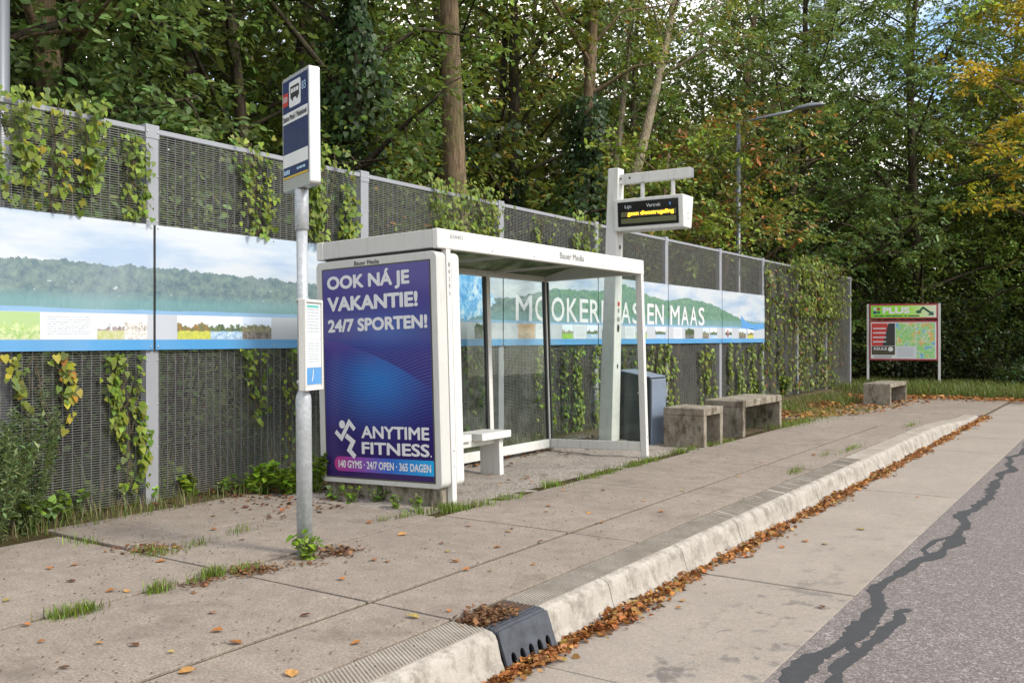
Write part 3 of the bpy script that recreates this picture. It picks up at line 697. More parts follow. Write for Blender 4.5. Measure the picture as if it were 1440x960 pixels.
for j in range(5): plate('boat_rigging', f0, [stroke([(1.3 + .22 * j, .42), (1.36 + .2 * j, .62 + .08 * (j % 3))], .022)], 'pale_blue_print', BAN[6], 0, .0018 + .0003 * j)
plate('emblem', f0, [circle(.28, .18, .05, 18, .075), circle(.28, .18, .025, 14, .04)], 'maroon', BAN[6], 0, .004)

# ---------------------------------------------------------------- bus shelter
sh = empty('bus_shelter', (-4.385, 5.755, 0), (0, R(-1.9), 0)); tag(sh, 'white metal bus shelter with glass panes, roof and a violet advertising poster end', 'bus shelter')
D, LN = -1.29, 3.50
W_ = 'white_paint'
MB().box(-.055, 0, -.028, .028, -.06, 2.0).build('front_post', W_, sh, .006)
MB().box(-.075, 0, LN - .06, LN, -.06, 2.0).build('front_post', W_, sh, .006)
MB().box(D, D + .06, -.028, .028, -.06, 2.0).build('back_post', W_, sh, .006)
MB().box(D, D + .055, LN - .055, LN, -.02, 2.0).build('back_post', W_, sh, .006)
MB().box(D + .005, D + .05, 2.26, 2.325, .10, 2.0).build('mullion', W_, sh, .005)
for y0, y1 in ((2.222, 2.258), (LN - .078, LN - .058)): MB().box(D + .014, D + .046, y0, y1, .168, 1.992).build('gasket', 'rubber', sh)
MB().box(D + .058, D + .075, LN - .036, LN - .012, .168, 1.992).build('gasket', 'rubber', sh)
MB().box(D + .008, D + .052, .03, 2.255, .065, .165).build('bottom_rail', W_, sh, .006)
MB().box(D + .008, D + .052, 2.33, LN - .06, .065, .165).build('bottom_rail', W_, sh, .006)
MB().box(D + .06, -.08, LN - .05, LN - .008, .065, .165).build('bottom_rail', W_, sh, .006)
MB().box(D + .05, D + .12, LN - .14, LN - .07, -.03, .07).build('foot', 'old_concrete', sh, .004)
for y0, y1 in ((.06, 2.225), (2.325, LN - .09)): MB().box(D + .026, D + .034, y0, y1, .16, 1.995).build('glass_pane', 'glass', sh)
MB().box(D + .072, -.078, LN - .032, LN - .024, .16, 1.995).build('glass_pane', 'glass', sh)
# roof frame and sheet
MB().box(-.05, .004, -.14, LN + .004, 1.998, 2.152).build('front_fascia', W_, sh, .008)
MB().box(D - .02, D + .06, -.14, LN + .004, 1.998, 2.15).build('back_fascia', W_, sh, .008)
MB().box(D + .062, -.052, -.135, .03, 2.005, 2.149).build('end_fascia', 'grey_shaded_white', sh, .006)  # near end greyer than the rest: its shade is put into the paint
MB().box(D + .062, -.052, LN - .07, LN + .002, 1.998, 2.148).build('end_fascia', W_, sh, .006)
me = MB(); nx = 12
for i in range(nx + 1):
    x = D + .06 + (-.05 - D - .06) * i / nx; z = 2.06 + .09 * math.sin(math.pi * i / nx)
    for y in (.03, LN - .07): me.v.append((x, y, z))
me.f = [(2 * i, 2 * i + 2, 2 * i + 3, 2 * i + 1) for i in range(nx)]
o = me.build('roof_sheet', 'roof_sheet', sh, 0, True); sm = o.modifiers.new('thick', 'SOLIDIFY'); sm.thickness = .006
for y in (1.2, 2.4): MB().box(D + .06, -.05, y - .012, y + .012, 2.035, 2.06).build('roof_bar', W_, sh)
MB().box(D + .05, -.06, -.10, .10, 1.962, 2.006).build('slot_shade', 'rubber', sh)  # dark block imitates the shade in the slot above the case
MB().box(D + .0, -.06, -.10, .10, -.08, .16).build('plinth', 'old_concrete', sh, .01)
# advertising case: two shells either side of the end post
cz0, cz1 = .135, 1.978
def shell(y0, y1, name):
    prof = rrect(D - .012, cz0, -.004, cz1, .05, 5, (1, 1, 1, 1))
    return MB().prism(prof, y0, y1).build(name, 'white_paint' if y0 > 0 else 'grey_shaded_white', sh, .006)  # near shell takes the greyer white, shade painted into its colour
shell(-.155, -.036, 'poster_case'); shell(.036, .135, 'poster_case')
px0, pz0, pw, ph = -1.222, .188, 1.148, 1.715
pf = frame((px0, -.155, pz0), (1, 0, 0), (0, 0, 1))
MB().box(px0 - .012, px0 + pw + .012, -.1575, -.150, pz0 - .012, pz0 + ph + .012).build('poster_gasket', 'dark_strip', sh)
po = sheet('poster', pf, pw, ph, 'poster_print', sh, .004)
def ptext(body, u, v, w_, h_, bold=.02, m='white_print', nm='lettering'):
    return text(nm, body, frame((px0 + u, -.159, pz0 + v), (1, 0, 0), (0, 0, 1)), w_, h_, m, po, bold, lift=.0015)
H = ph
ptext('OOK NÁ JE', .05, H * .885, .90, .172, .042); ptext('VAKANTIE!', .05, H * .797, .98, .122, .042); ptext('24/7 SPORTEN!', .05, H * .696, 1.07, .108, .042)
ptext('ANYTIME', .40, H * .188, .71, .100, .028); ptext('FITNESS', .40, H * .112, .71, .100, .028); ptext('.', 1.116, H * .112, .014, .014, .03)
pl = plate('pill', frame((px0, -.159, pz0), (1, 0, 0), (0, 0, 1)), [rrect(.09, .045, pw, .165, .055, 6, (0, 0, 1, 1))], 'pill_print', po, 0, .0008)
l = pl.data.uv_layers.new(name='UVMap')
for lp in pl.data.loops:
    c = pl.data.vertices[lp.vertex_index].co; l.data[lp.index].uv = ((c.x - px0) / pw, .5)
ptext('140 GYMS · 24/7 OPEN · 365 DAGEN', .135, .072, .985, .064, .03)
rf = frame((px0 + .11, -.159, pz0 + .165), (1, 0, 0), (0, 0, 1))
plate('runner_logo', rf, [circle(.075, .265, .034)], 'white_print', po, 0, .0015)
plate('runner_logo', rf, [stroke([(.0, .205), (.065, .150), (.155, .285), (.215, .225)], .036)], 'white_print', po, 0, .0018)
plate('runner_logo', rf, [stroke([(.115, .175), (.195, .125), (.150, .055), (.215, .0)], .042)], 'white_print', po, 0, .0021)
text('lettering', 'Bauer Media', frame((-.86, -.155, 1.922), (1, 0, 0), (0, 0, 1)), .27, .036, 'black_print', sh, .012)
fx = frame((.004, 0, 0), (0, 1, 0), (0, 0, 1))
def ftext(body, y, z, w_, h_, bold=.0, x=.004): return text('lettering', body, frame((x, y, z), (0, 1, 0), (0, 0, 1)), w_, h_, 'grey_print', sh, bold)
ftext('Bauer Media', 1.70, 2.045, .46, .062, .01); ftext('658402', .02, 2.085, .17, .032, .0)
for i, c in enumerate('1020A'): ftext(c, -.010, 1.86 - i * .056, .018, .034, .01, 0.001)
# bolt heads on posts and fascia
for y, z in ((0.0, .30), (0.0, .42), (LN - .035, .22), (LN - .035, .34), (LN - .035, 1.93), (.6, 2.03), (1.25, 2.03), (2.55, 2.03), (3.2, 2.03)): link('bolt', bolt_me, sh, 0, (.001 if z < 1.99 else .004, y, z))
# seat
MB().box(-.80, -.72, .14, 1.66, .305, .36).build('seat_beam', W_, sh, .005)
MB().box(-.90, -.665, 1.585, 1.65, -.05, .375).build('seat_leg', W_, sh, .005)
for y0, y1, x1 in ((.2, .62, -.69), (.66, 1.17, -.685), (1.22, 1.70, -.60)):
    MB().box(x1 - .33, x1, y0, y1, .362, .43).build('seat', W_, sh, .006)

# ---------------------------------------------------------------- bus stop pole with flag and timetable
bp = empty('bus_stop_pole', (-4.14, 3.94, 0), (0, R(-.75), 0)); tag(bp, 'galvanised bus stop pole with blue flag sign on the pavement joint', 'bus stop')
MB().lathe([(.047, -.1), (.047, .93), (.043, .955), (.034, .97), (.034, .98)], n=24).build('lower_pole', 'galvanised', bp, 0, True)
MB().lathe([(.033, .97), (.033, 1.95)], n=24).build('upper_pole', 'galvanised', bp, 0, True)
MB().lathe([(.036, 1.95), (.042, 1.955), (.042, 2.19), (.036, 2.20)], n=24).build('collar', 'galvanised', bp, 0, True)
ang = AZ + R(36)                 # direction of the flag's far edge, counted from the street axis
dv = Vector((-math.sin(ang), math.cos(ang), 0)); r_ = -dv; f_ = frame((0, 0, 0), r_, (0, 0, 1))
flag = MB(); Mf = f_ @ Matrix.Translation((0, 0, -.035))
fl0, flw, flz0, flz1 = -.205, .41, 2.20, 2.90
prof = rrect(fl0, flz0, fl0 + flw, flz1, .02, 4)
vs = [(Mf @ Vector((a, b, 0))) for a, b in prof] + [(Mf @ Vector((a, b, .07))) for a, b in prof]; n = len(prof)
MB().add(vs, [tuple(range(n))[::-1], tuple(range(n, 2 * n))] + [(i, (i + 1) % n, (i + 1) % n + n, i + n) for i in range(n)]).build('flag_frame', 'silver', bp, .006)
f2 = f_ @ Matrix.Translation((0, 0, .035)); fx0 = fl0 + .018; fw_ = flw - .036
flg = sheet('flag_panel', f2, fw_, .60, 'sign_blue', bp, .0015, x0=fx0, y0=2.275)
plate('white_band', f2, [rrect(fx0, 2.61, fx0 + fw_, 2.675, .004, 2)], 'sign_white', bp, 0, .003)
plate('white_band', f2, [rrect(fx0, 2.345, fx0 + fw_, 2.425, .004, 2)], 'sign_white', bp, 0, .003)
plate('yellow_line', f2, [rrect(fx0, 2.275, fx0 + fw_, 2.287, .002, 2)], 'sign_yellow', bp, 0, .003)
plate('bus_square', f2, [rrect(fx0 + .10, 2.70, fx0 + .275, 2.855, .018, 4)], 'sign_white', bp, 0, .003)
plate('route_plate', f2, [rrect(fx0 + .004, 2.72, fx0 + .085, 2.80, .003, 2)], 'sign_red', bp, 0, .003)
bx_, bz_ = fx0 + .122, 2.735
plate('bus_symbol', f2, [rrect(bx_, bz_ + .018, bx_ + .13, bz_ + .09, .008, 3), rrect(bx_ + .010, bz_ + .050, bx_ + .042, bz_ + .076, .002, 2), rrect(bx_ + .048, bz_ + .050, bx_ + .080, bz_ + .076, .002, 2), rrect(bx_ + .086, bz_ + .050, bx_ + .12, bz_ + .076, .002, 2)], 'black_print', bp, 0, .004)
for k in (.03, .10): plate('bus_symbol', f2, [circle(bx_ + k, bz_ + .016, .014)], 'black_print', bp, 0, .0045)
def stext(b_, x, z, w_, h_, m, bold=.0): return text('lettering', b_, f2 @ Matrix.Translation((x, z, 0)), w_, h_, m, bp, bold, lift=.0048)
stext('Station Mook / Molenhoek', fx0 + .01, 2.625, fw_ - .02, .036, 'black_print', .008)
stext('500', fx0 + .012, 2.745, .066, .034, 'sign_white', .01); stext('83', fx0 + .295, 2.77, .06, .05, 'pale_blue_print', .01)
for k_, (a_, b_, z_) in enumerate(((.015, .03, 2.30), (.036, .056, 2.298), (.062, .078, 2.30), (.084, .104, 2.298), (.21, .24, 2.31), (.246, .29, 2.31), (.296, .335, 2.31))):
    plate('small_print', f2, [rrect(fx0 + a_, z_, fx0 + b_, z_ + (.028 if k_ < 4 else .014), .003, 2)], 'pale_blue_print', bp, 0, .0045)   # too small to read in the photograph
# timetable case, face turned to the street
ang2 = AZ - R(13); d2 = Vector((-math.sin(ang2), math.cos(ang2), 0)); f3 = frame((.052, .0, .985), d2, (0, 0, 1))
def tbox(name, x0, x1, y0, y1, z0, z1, m, bevel=.003):
    mb = MB(); mb.box(x0, x1, y0, y1, z0, z1, f3); return mb.build(name, m, bp, bevel)
tc_ = tbox('timetable_case', -.10, .145, 0, .545, -.02, .016, 'grey_shaded_white')
for a in ((-.10, -.085, 0, .545), (.13, .145, 0, .545), (-.0845, .1295, 0, .018), (-.0845, .1295, .527, .545)): tbox('case_frame', *a, .0165, .026, 'white_paint', .002)
f4 = f3 @ Matrix.Translation((0, 0, .0165))
sheet('timetable', f4, .21, .21, 'text_block', bp, .001, x0=-.083, y0=.31); sheet('timetable', f4, .21, .17, 'text_block', bp, .001, x0=-.083, y0=.138)
sheet('timetable', f4, .21, .10, 'blue_print', bp, .0012, x0=-.083, y0=.035); plate('heading_bar', f4, [rrect(-.06, .497, .10, .510, .002, 2)], 'teal_print', bp, 0, .002)
plate('blue_mark', f4, [stroke([(-.0, .055), (.012, .085), (.018, .125)], .010)], 'white_print', bp, 0, .002)
for z in (1.02, 1.515): MB().lathe([(.036, z), (.040, z + .004), (.040, z + .022), (.036, z + .026)], n=20).build('clamp', 'silver', bp, 0, True)

# ---------------------------------------------------------------- departure display on its leaning column
dc = empty('departure_display', (-5.40, 10.24, 0)); tag(dc, 'white column with hanging electronic departure display beside the bus shelter', 'display')
lean = .10
def col_box(z0, z1, w0, w1, d0, d1, nm, m, bv=.01):
    x0, x1 = lean * z0 / 3.4, lean * z1 / 3.4
    vs = [(x0 + sx * w0 / 2, sy * d0 / 2, z0) for sx, sy in ((-1, -1), (1, -1), (1, 1), (-1, 1))] + [(x1 + sx * w1 / 2, sy * d1 / 2, z1) for sx, sy in ((-1, -1), (1, -1), (1, 1), (-1, 1))]
    return MB().add(vs, [(3, 2, 1, 0), (4, 5, 6, 7), (0, 1, 5, 4), (1, 2, 6, 5), (2, 3, 7, 6), (3, 0, 4, 7)]).build(nm, m, dc, bv)
col_box(-.08, 3.39, .19, .145, .21, .16, 'column', W_)
MB().box(-.17, .18, -.17, .17, -.06, .03).build('base_plate', 'old_concrete', dc, .01)
ax0 = lean + .04
MB().box(ax0, 1.10, -.045, .045, 3.19, 3.31).build('arm', W_, dc, .006)
MB().box(1.101, 1.106, -.04, .04, 3.195, 3.305).build('arm_end_cap', 'grey_print', dc)
for x in (ax0 + .05, ax0 + .17):
    b2 = MB().lathe([(.012, 0), (.012, .006)], n=10); b2.v = [(x + a, -.046 - c, 3.255 + b) for a, b, c in b2.v]; b2.build('bolt', 'black_print', dc)
for x in (.46, .86): MB().lathe([(.026, 2.98), (.026, 3.192)], c=(x, 0), n=16).build('hanger', W_, dc, 0, True)
bx0, bx1 = .145, 1.055
vs = []
for x, k in ((bx0, 0), (bx1, 0)):
    vs += [(x, -.13, 2.60), (x, -.16, 2.985), (x, .16, 2.985), (x, .10, 2.60)]
MB().add(vs, [(0, 1, 2, 3)[::-1], (4, 5, 6, 7), (0, 4, 7, 3), (1, 2, 6, 5), (0, 1, 5, 4), (3, 7, 6, 2)]).build('housing', W_, dc, .012)
f5 = frame((bx0, -.13, 2.60), (1, 0, 0), (0, -.03, .385)); hw = bx1 - bx0
plate('screen', f5, [rrect(.055, .05, hw - .06, .345, .006, 3)], 'screen_black', dc, .004, .0)
plate('led_field', f5, [rrect(.10, .165, hw - .09, .225, .002, 2)], 'screen_olive', dc, 0, .0055)
plate('led_field', f5, [rrect(.10, .085, hw - .09, .145, .002, 2)], 'screen_olive', dc, 0, .0055)
def dtext(b_, x, z, w_, h_, m, bold=.0): return text('lettering', b_, f5 @ Matrix.Translation((x, z, 0)), w_, h_, m, dc, bold, lift=.0065)
dtext('Lijn', .155, .255, .085, .052, 'white_print', .005); dtext('Vertrek', .44, .265, .185, .042, 'white_print', .005)
dtext('geen dienstregeling', .19, .165, .60, .062, 'led', .008); plate('blue_mark', f5, [rrect(.735, .27, .755, .305, .006, 3)], 'blue_print', dc, 0, .006)
plate('side_label', frame((bx1, 0, 2.70), (0, 1, 0), (0, 0, 1)), [rrect(-.03, 0, .03, .08, .004, 2), rrect(-.022, .008, .022, .072, .002, 2)], 'grey_print', dc, 0, .001)
for j, (z, w_, m) in enumerate(((1.72, .05, 'red_print'), (1.64, .04, 'grey_print'), (1.53, .06, 'grey_print'), (1.42, .06, 'black_print'), (.95, .03, 'black_print'), (2.42, .05, 'brown_print'))):
    x = lean * z / 3.4 + (.19 + (.145 - .19) * z / 3.4) / 2
    fk = frame((x + .003, 0, z), (0, 1, 0), (lean / 3.4 - .0066, 0, 1)); plate('sticker', fk, [circle(0, 0, w_ / 2, 14, .03 if j != 3 else .05)], m, dc, 0, .001)

# ---------------------------------------------------------------- litter bin
bn = empty('litter_bin', (-5.13, 10.62, 0)); tag(bn, 'dark green litter bin, street side blue-grey as if lit, between the display column and concrete block', 'bin')
MB().prism([(-.21, -.03), (.20, -.03), (.225, .50), (.225, .80), (-.225, .88), (-.22, .5)], -.22, .22).build('body', 'bin_green', bn, .014)
MB().box(.2005, .232, -.20, .215, -.02, .79).build('lit_side', 'bin_lit_grey', bn, .01)  # lighter blue-grey slab paints the light on the bin's street side
MB().box(-.15, .15, -.235, -.215, .04, .54).build('door', 'bin_green', bn, .012)
fb = frame((-.16, -.14, .862), (1, 0, -.178), (0, 1, 0))
MB().box(-.225, .225, -.222, .222, 0, .02, Matrix.Translation((0, 0, .842)) @ Matrix.Rotation(math.atan(.178), 4, 'Y')).build('lid', 'bin_lit_grey', bn, .008)
plate('opening_shade', fb, [rrect(.03, .03, .27, .25, .03, 4)], 'hole_shade', bn, 0, .012)  # flat black patch painted for the dark inside of the bin
MB().lathe([(.014, 0), (.014, .012)], n=12).build('lock', 'silver', bn).matrix_local = Matrix.Translation((.06, -.222, .62)) @ Matrix.Rotation(R(90), 4, 'X')

# ---------------------------------------------------------------- concrete benches
def u_bench(name, label, x0, x1, y0, y1, h, t=.085, z=0.0, cat='bench', grp=None):
    e = empty(name, ((x0 + x1) / 2, (y0 + y1) / 2, z)); tag(e, label, cat, grp); a, l = (x1 - x0) / 2, (y1 - y0) / 2
    def blk(nm, *b):
        mb = MB(); bx = b; n = 6; mb.box(*bx); o = mb.build(nm, 'old_concrete', e, .009); return o
    blk('seat', -a, a, -l, l, h - t, h); blk('leg', -a + .002, a - .002, -l + .001, -l + t, -.1, h - t); blk('leg', -a + .002, a - .002, l - t, l - .001, -.1, h - t); return e
u_bench('concrete_block_seat', 'short weathered concrete block seat next to the litter bin', -4.75, -4.22, 10.42, 11.04, .455, .09)
u_bench('concrete_bench', 'long weathered concrete bench along the fence beyond the short block seat', -4.80, -4.26, 11.87, 13.5, .465, .09)
u_bench('concrete_bench', 'pale concrete bench standing in front of the red information board', -4.80, -4.24, 20.8, 22.5, .42, .085, -.10)

# ---------------------------------------------------------------- information board
sX, sY = on_ground(1270, 542, -.1); ib = empty('information_board', (sX, sY, -.12), (0, 0, AZ + R(-20)))
tag(ib, 'red framed information board with town maps under a green shop sign', 'sign')
bw = 1.93; PWh = 2.42
for sx in (-1, 1): MB().box(sx * bw / 2 - .035, sx * bw / 2 + .035, -.05, .05, -.15, PWh).build('post', W_, ib, .006)
def iboard(z0, z1, nm):
    MB().box(-bw / 2 + .04, bw / 2 - .04, -.07, .06, z0, z1).build(nm, 'maroon', ib, .01)
iboard(.76, 1.93, 'board'); iboard(1.97, 2.42, 'board')
f6 = frame((-bw / 2 + .04, -.07, 0), (1, 0, 0), (0, 0, 1)); iw = bw - .08
sheet('shop_sign', f6, iw - .08, .35, 'plus_print', ib, .002, x0=.04, y0=2.02)
sheet('backing_sheet', f6, iw - .08, 1.07, 'sign_white', ib, .002, x0=.04, y0=.81)
def itext(b_, x, z, w_, h_, m, bold=.02): return text('lettering', b_, f6 @ Matrix.Translation((x, z, 0)), w_, h_, m, ib, bold, lift=.007)
itext('PLUS', .36, 2.13, .74, .20, 'bright_print', .05); 
for a_, b_ in ((.13, .24), (.26, .40), (.44, .60), (.62, .92), (.95, 1.03), (1.06, 1.36)): plate('small_print', f6, [rrect(a_, 2.05, b_, 2.085, .004, 2)], 'dark_green_print', ib, 0, .006)   # too small to read in the photograph
for cx_, cz_, m in ((.15, 2.27, 'white_print'), (.25, 2.27, 'sign_red'), (.15, 2.17, 'navy_print'), (.25, 2.17, 'green_dot')): plate('logo_dot', f6, [circle(cx_, cz_, .047)], m, ib, 0, .005)
plate('arrow', f6, [circle(1.34, 2.18, .075, 16, .05)], 'dark_green_print', ib, 0, .005)
plate('arrow', f6, [stroke([(1.34, 2.18), (1.46, 2.30), (1.66, 2.15)], .06)], 'dark_green_print', ib, 0, .0055)
plate('arrow', f6, [[(1.58, 2.09), (1.72, 2.20), (1.745, 2.07)]], 'dark_green_print', ib, 0, .006)
sheet('advert', f6, .44, .66, 'red_print', ib, .003, x0=.06, y0=1.19); plate('advert_dark', f6, [[(.36, 1.19), (.70, 1.19), (.70, 1.85), (.52, 1.85)]], 'black_print', ib, 0, .004)
sheet('advert', f6, .64, .26, 'brown_print', ib, .003, x0=.06, y0=.92)
itext('KEULE', .12, 1.06, .36, .085, 'white_print', .03); plate('logo_dot', f6, [circle(.58, 1.09, .07)], 'sign_white', ib, 0, .006)
for z in (1.68, 1.55, 1.42, 1.29): plate('text_line', f6, [rrect(.10, z, .46, z + .035, .004, 2)], 'white_print', ib, 0, .006)
for z in (.87, .835): plate('text_line', f6, [rrect(.12, z, .62, z + .018, .003, 2)], 'grey_print', ib, 0, .006)
sheet('town_map', f6, .54, .68, 'pic_town_map', ib, .003, x0=.72, y0=1.18); sheet('street_list', f6, .54, .34, 'text_block', ib, .003, x0=.72, y0=.83)
sheet('town_map', f6, .49, .54, 'pic_town_map_b', ib, .003, x0=1.28, y0=1.32); sheet('town_map', f6, .49, .48, 'pic_town_map', ib, .003, x0=1.28, y0=.83)

# ---------------------------------------------------------------- street lamps
def lamp(loc, h, label, arm=True):
    e = empty('street_lamp', loc); tag(e, label, 'street lamp')
    MB().lathe([(.085, -.2), (.085, 1.2), (.065, 1.25), (.058, h)], n=18).build('pole', 'lamp_grey', e, 0, True)
    if arm:
        MB().tube([(0, 0, h - .05), (.5, .12, h + .06), (1.25, .3, h + .17)], [.035, .032, .03], 10).build('arm', 'lamp_grey', e, 0, True)
        mb = MB(); n = 14
        for i, (t, rw, zt, zb) in enumerate([(-.02, .03, .03, -.02), (.12, .11, .08, -.02), (.38, .15, .10, -.03), (.60, .12, .06, -.03), (.70, .03, .02, -.02)]):
            for k in range(n):
                a = 2 * math.pi * k / n; s_ = math.sin(a); mb.v.append((1.2 + t, .3 + t * .24 + rw * math.cos(a), h + .17 + t * .12 + (zt if s_ > 0 else -zb) * s_))
        for i in range(4):
            for k in range(n): q = (k + 1) % n; mb.f.append((i * n + k, i * n + q, (i + 1) * n + q, (i + 1) * n + k))
        mb.build('lamp_head', 'lamp_grey', e, 0, True)
    return e
ly, lz = on_x(1038, 172, -7.7); lamp((-7.7, ly, 0), lz, 'slim dark street lamp with curved arm rising behind the banner end')
ly, lz = on_x(1, 100, -7.15); lamp((-7.15, ly, 0), 7.0, 'grey lamp pole behind the vine covered start of the fence')

# ---------------------------------------------------------------- trees
OAK = [(.070, .112, .030, 3), (.095, .135, .040, 2), (.050, .085, .028, 3), (.13, .14, .04, .7)]
GREYOAK = [(.075, .115, .050, 3), (.10, .145, .070, 2), (.055, .088, .040, 2), (.12, .15, .07, .8)]
DARK = [(.030, .056, .020, 3), (.045, .075, .024, 2), (.022, .040, .016, 2)]
IVY = [(.024, .055, .018, 3), (.038, .080, .024, 2), (.060, .11, .03, .6)]
OLIVE = [(.105, .125, .030, 3), (.075, .10, .025, 2), (.15, .15, .035, 1.2), (.21, .13, .04, .6)]
RUST = [(.085, .11, .03, 3), (.11, .13, .035, 2), (.24, .105, .03, .55), (.17, .09, .03, .7), (.07, .09, .03, 2)]
YELL = [(.66, .42, .025, 3), (.52, .37, .03, 2), (.28, .26, .035, 1.3)]
LIME = [(.14, .18, .035, 3), (.10, .145, .03, 2), (.20, .22, .045, 1)]
for _p in (OAK, GREYOAK, OLIVE, RUST, LIME): _p[:] = [(r_ * 1.58, g_ * 1.72, b_ * 1.1, w__) for r_, g_, b_, w__ in _p]
def trunk_curve(base, top, bend, n=9, sd=0):
    r = np.random.default_rng(sd); b, t = np.array(base, float), np.array(top, float); P = []
    ph = r.uniform(0, 6, 2)
    for i in range(n):
        k = i / (n - 1); p = b + (t - b) * k
        p[0] += bend * math.sin(k * 4.2 + ph[0]) * k; p[1] += bend * math.sin(k * 5.0 + ph[1]) * k; P.append(p)
    return np.array(P)
def clump_leaves(C, rad, per, size, pal, flat=.55, var=.22, hi=None):
    # every clump is a handful of twigs; leaves sit alternately along each twig in one loose plane
    tw = 5; lp = max(3, per // tw); nc = len(C); nt = nc * tw
    a = rng.uniform(0, 2 * math.pi, nt); d = np.stack([np.cos(a), np.sin(a), .45 * rng.standard_normal(nt) * (flat + .3) - .12], 1); d = unit(d)
    L = np.repeat(rad, tw) * rng.uniform(.7, 1.35, nt); st = np.repeat(C, tw, 0) + rng.standard_normal((nt, 3)) * np.repeat(rad, tw)[:, None] * np.array([.22, .22, .30 * (flat + .4)])
    up = np.array([.22, -.05, 1.]) + .42 * rng.standard_normal((nt, 3)); side = unit(np.cross(up, d))
    n = nt * lp; ti = np.repeat(np.arange(nt), lp); t = np.tile((np.arange(lp) + .5) / lp, nt) + .06 * rng.standard_normal(n)
    sg = np.where(np.tile(np.arange(lp), nt) % 2 == 0, 1., -1.)
    P = st[ti] + d[ti] * (t * L[ti])[:, None] + side[ti] * (sg * .02 + .03 * rng.standard_normal(n))[:, None]
    P[:, 2] -= .16 * L[ti] * t * t
    D_ = d[ti] * .75 + side[ti] * sg[:, None] * .8 + .28 * rng.standard_normal((n, 3)); D_[:, 2] -= .22
    N_ = up[ti] + .30 * rng.standard_normal((n, 3))
    S = size * (.55 + .75 * rng.random(n)) * np.repeat(rng.uniform(.8, 1.2, nt), lp); T = tints(n, pal, var)
    cl = np.exp(.30 * rng.standard_normal((nc, 1)))[np.repeat(np.arange(nc), tw * lp)]; T = np.clip(T * cl, .006, .8)  # random brightness per clump imitates uneven light across the crown
    return P, D_, N_, S, T
def clip_fence(A, base):       # leaves stay behind the mesh below its top rail
    W = A[0] + np.array(base); k = ~((W[:, 0] > FX - .16) & (W[:, 2] < 3.1) & (W[:, 1] < 27.2)) & ~((W[:, 0] > FX + .9) & (W[:, 1] < 24) & (W[:, 0] < 8)); return [q[k] for q in A]
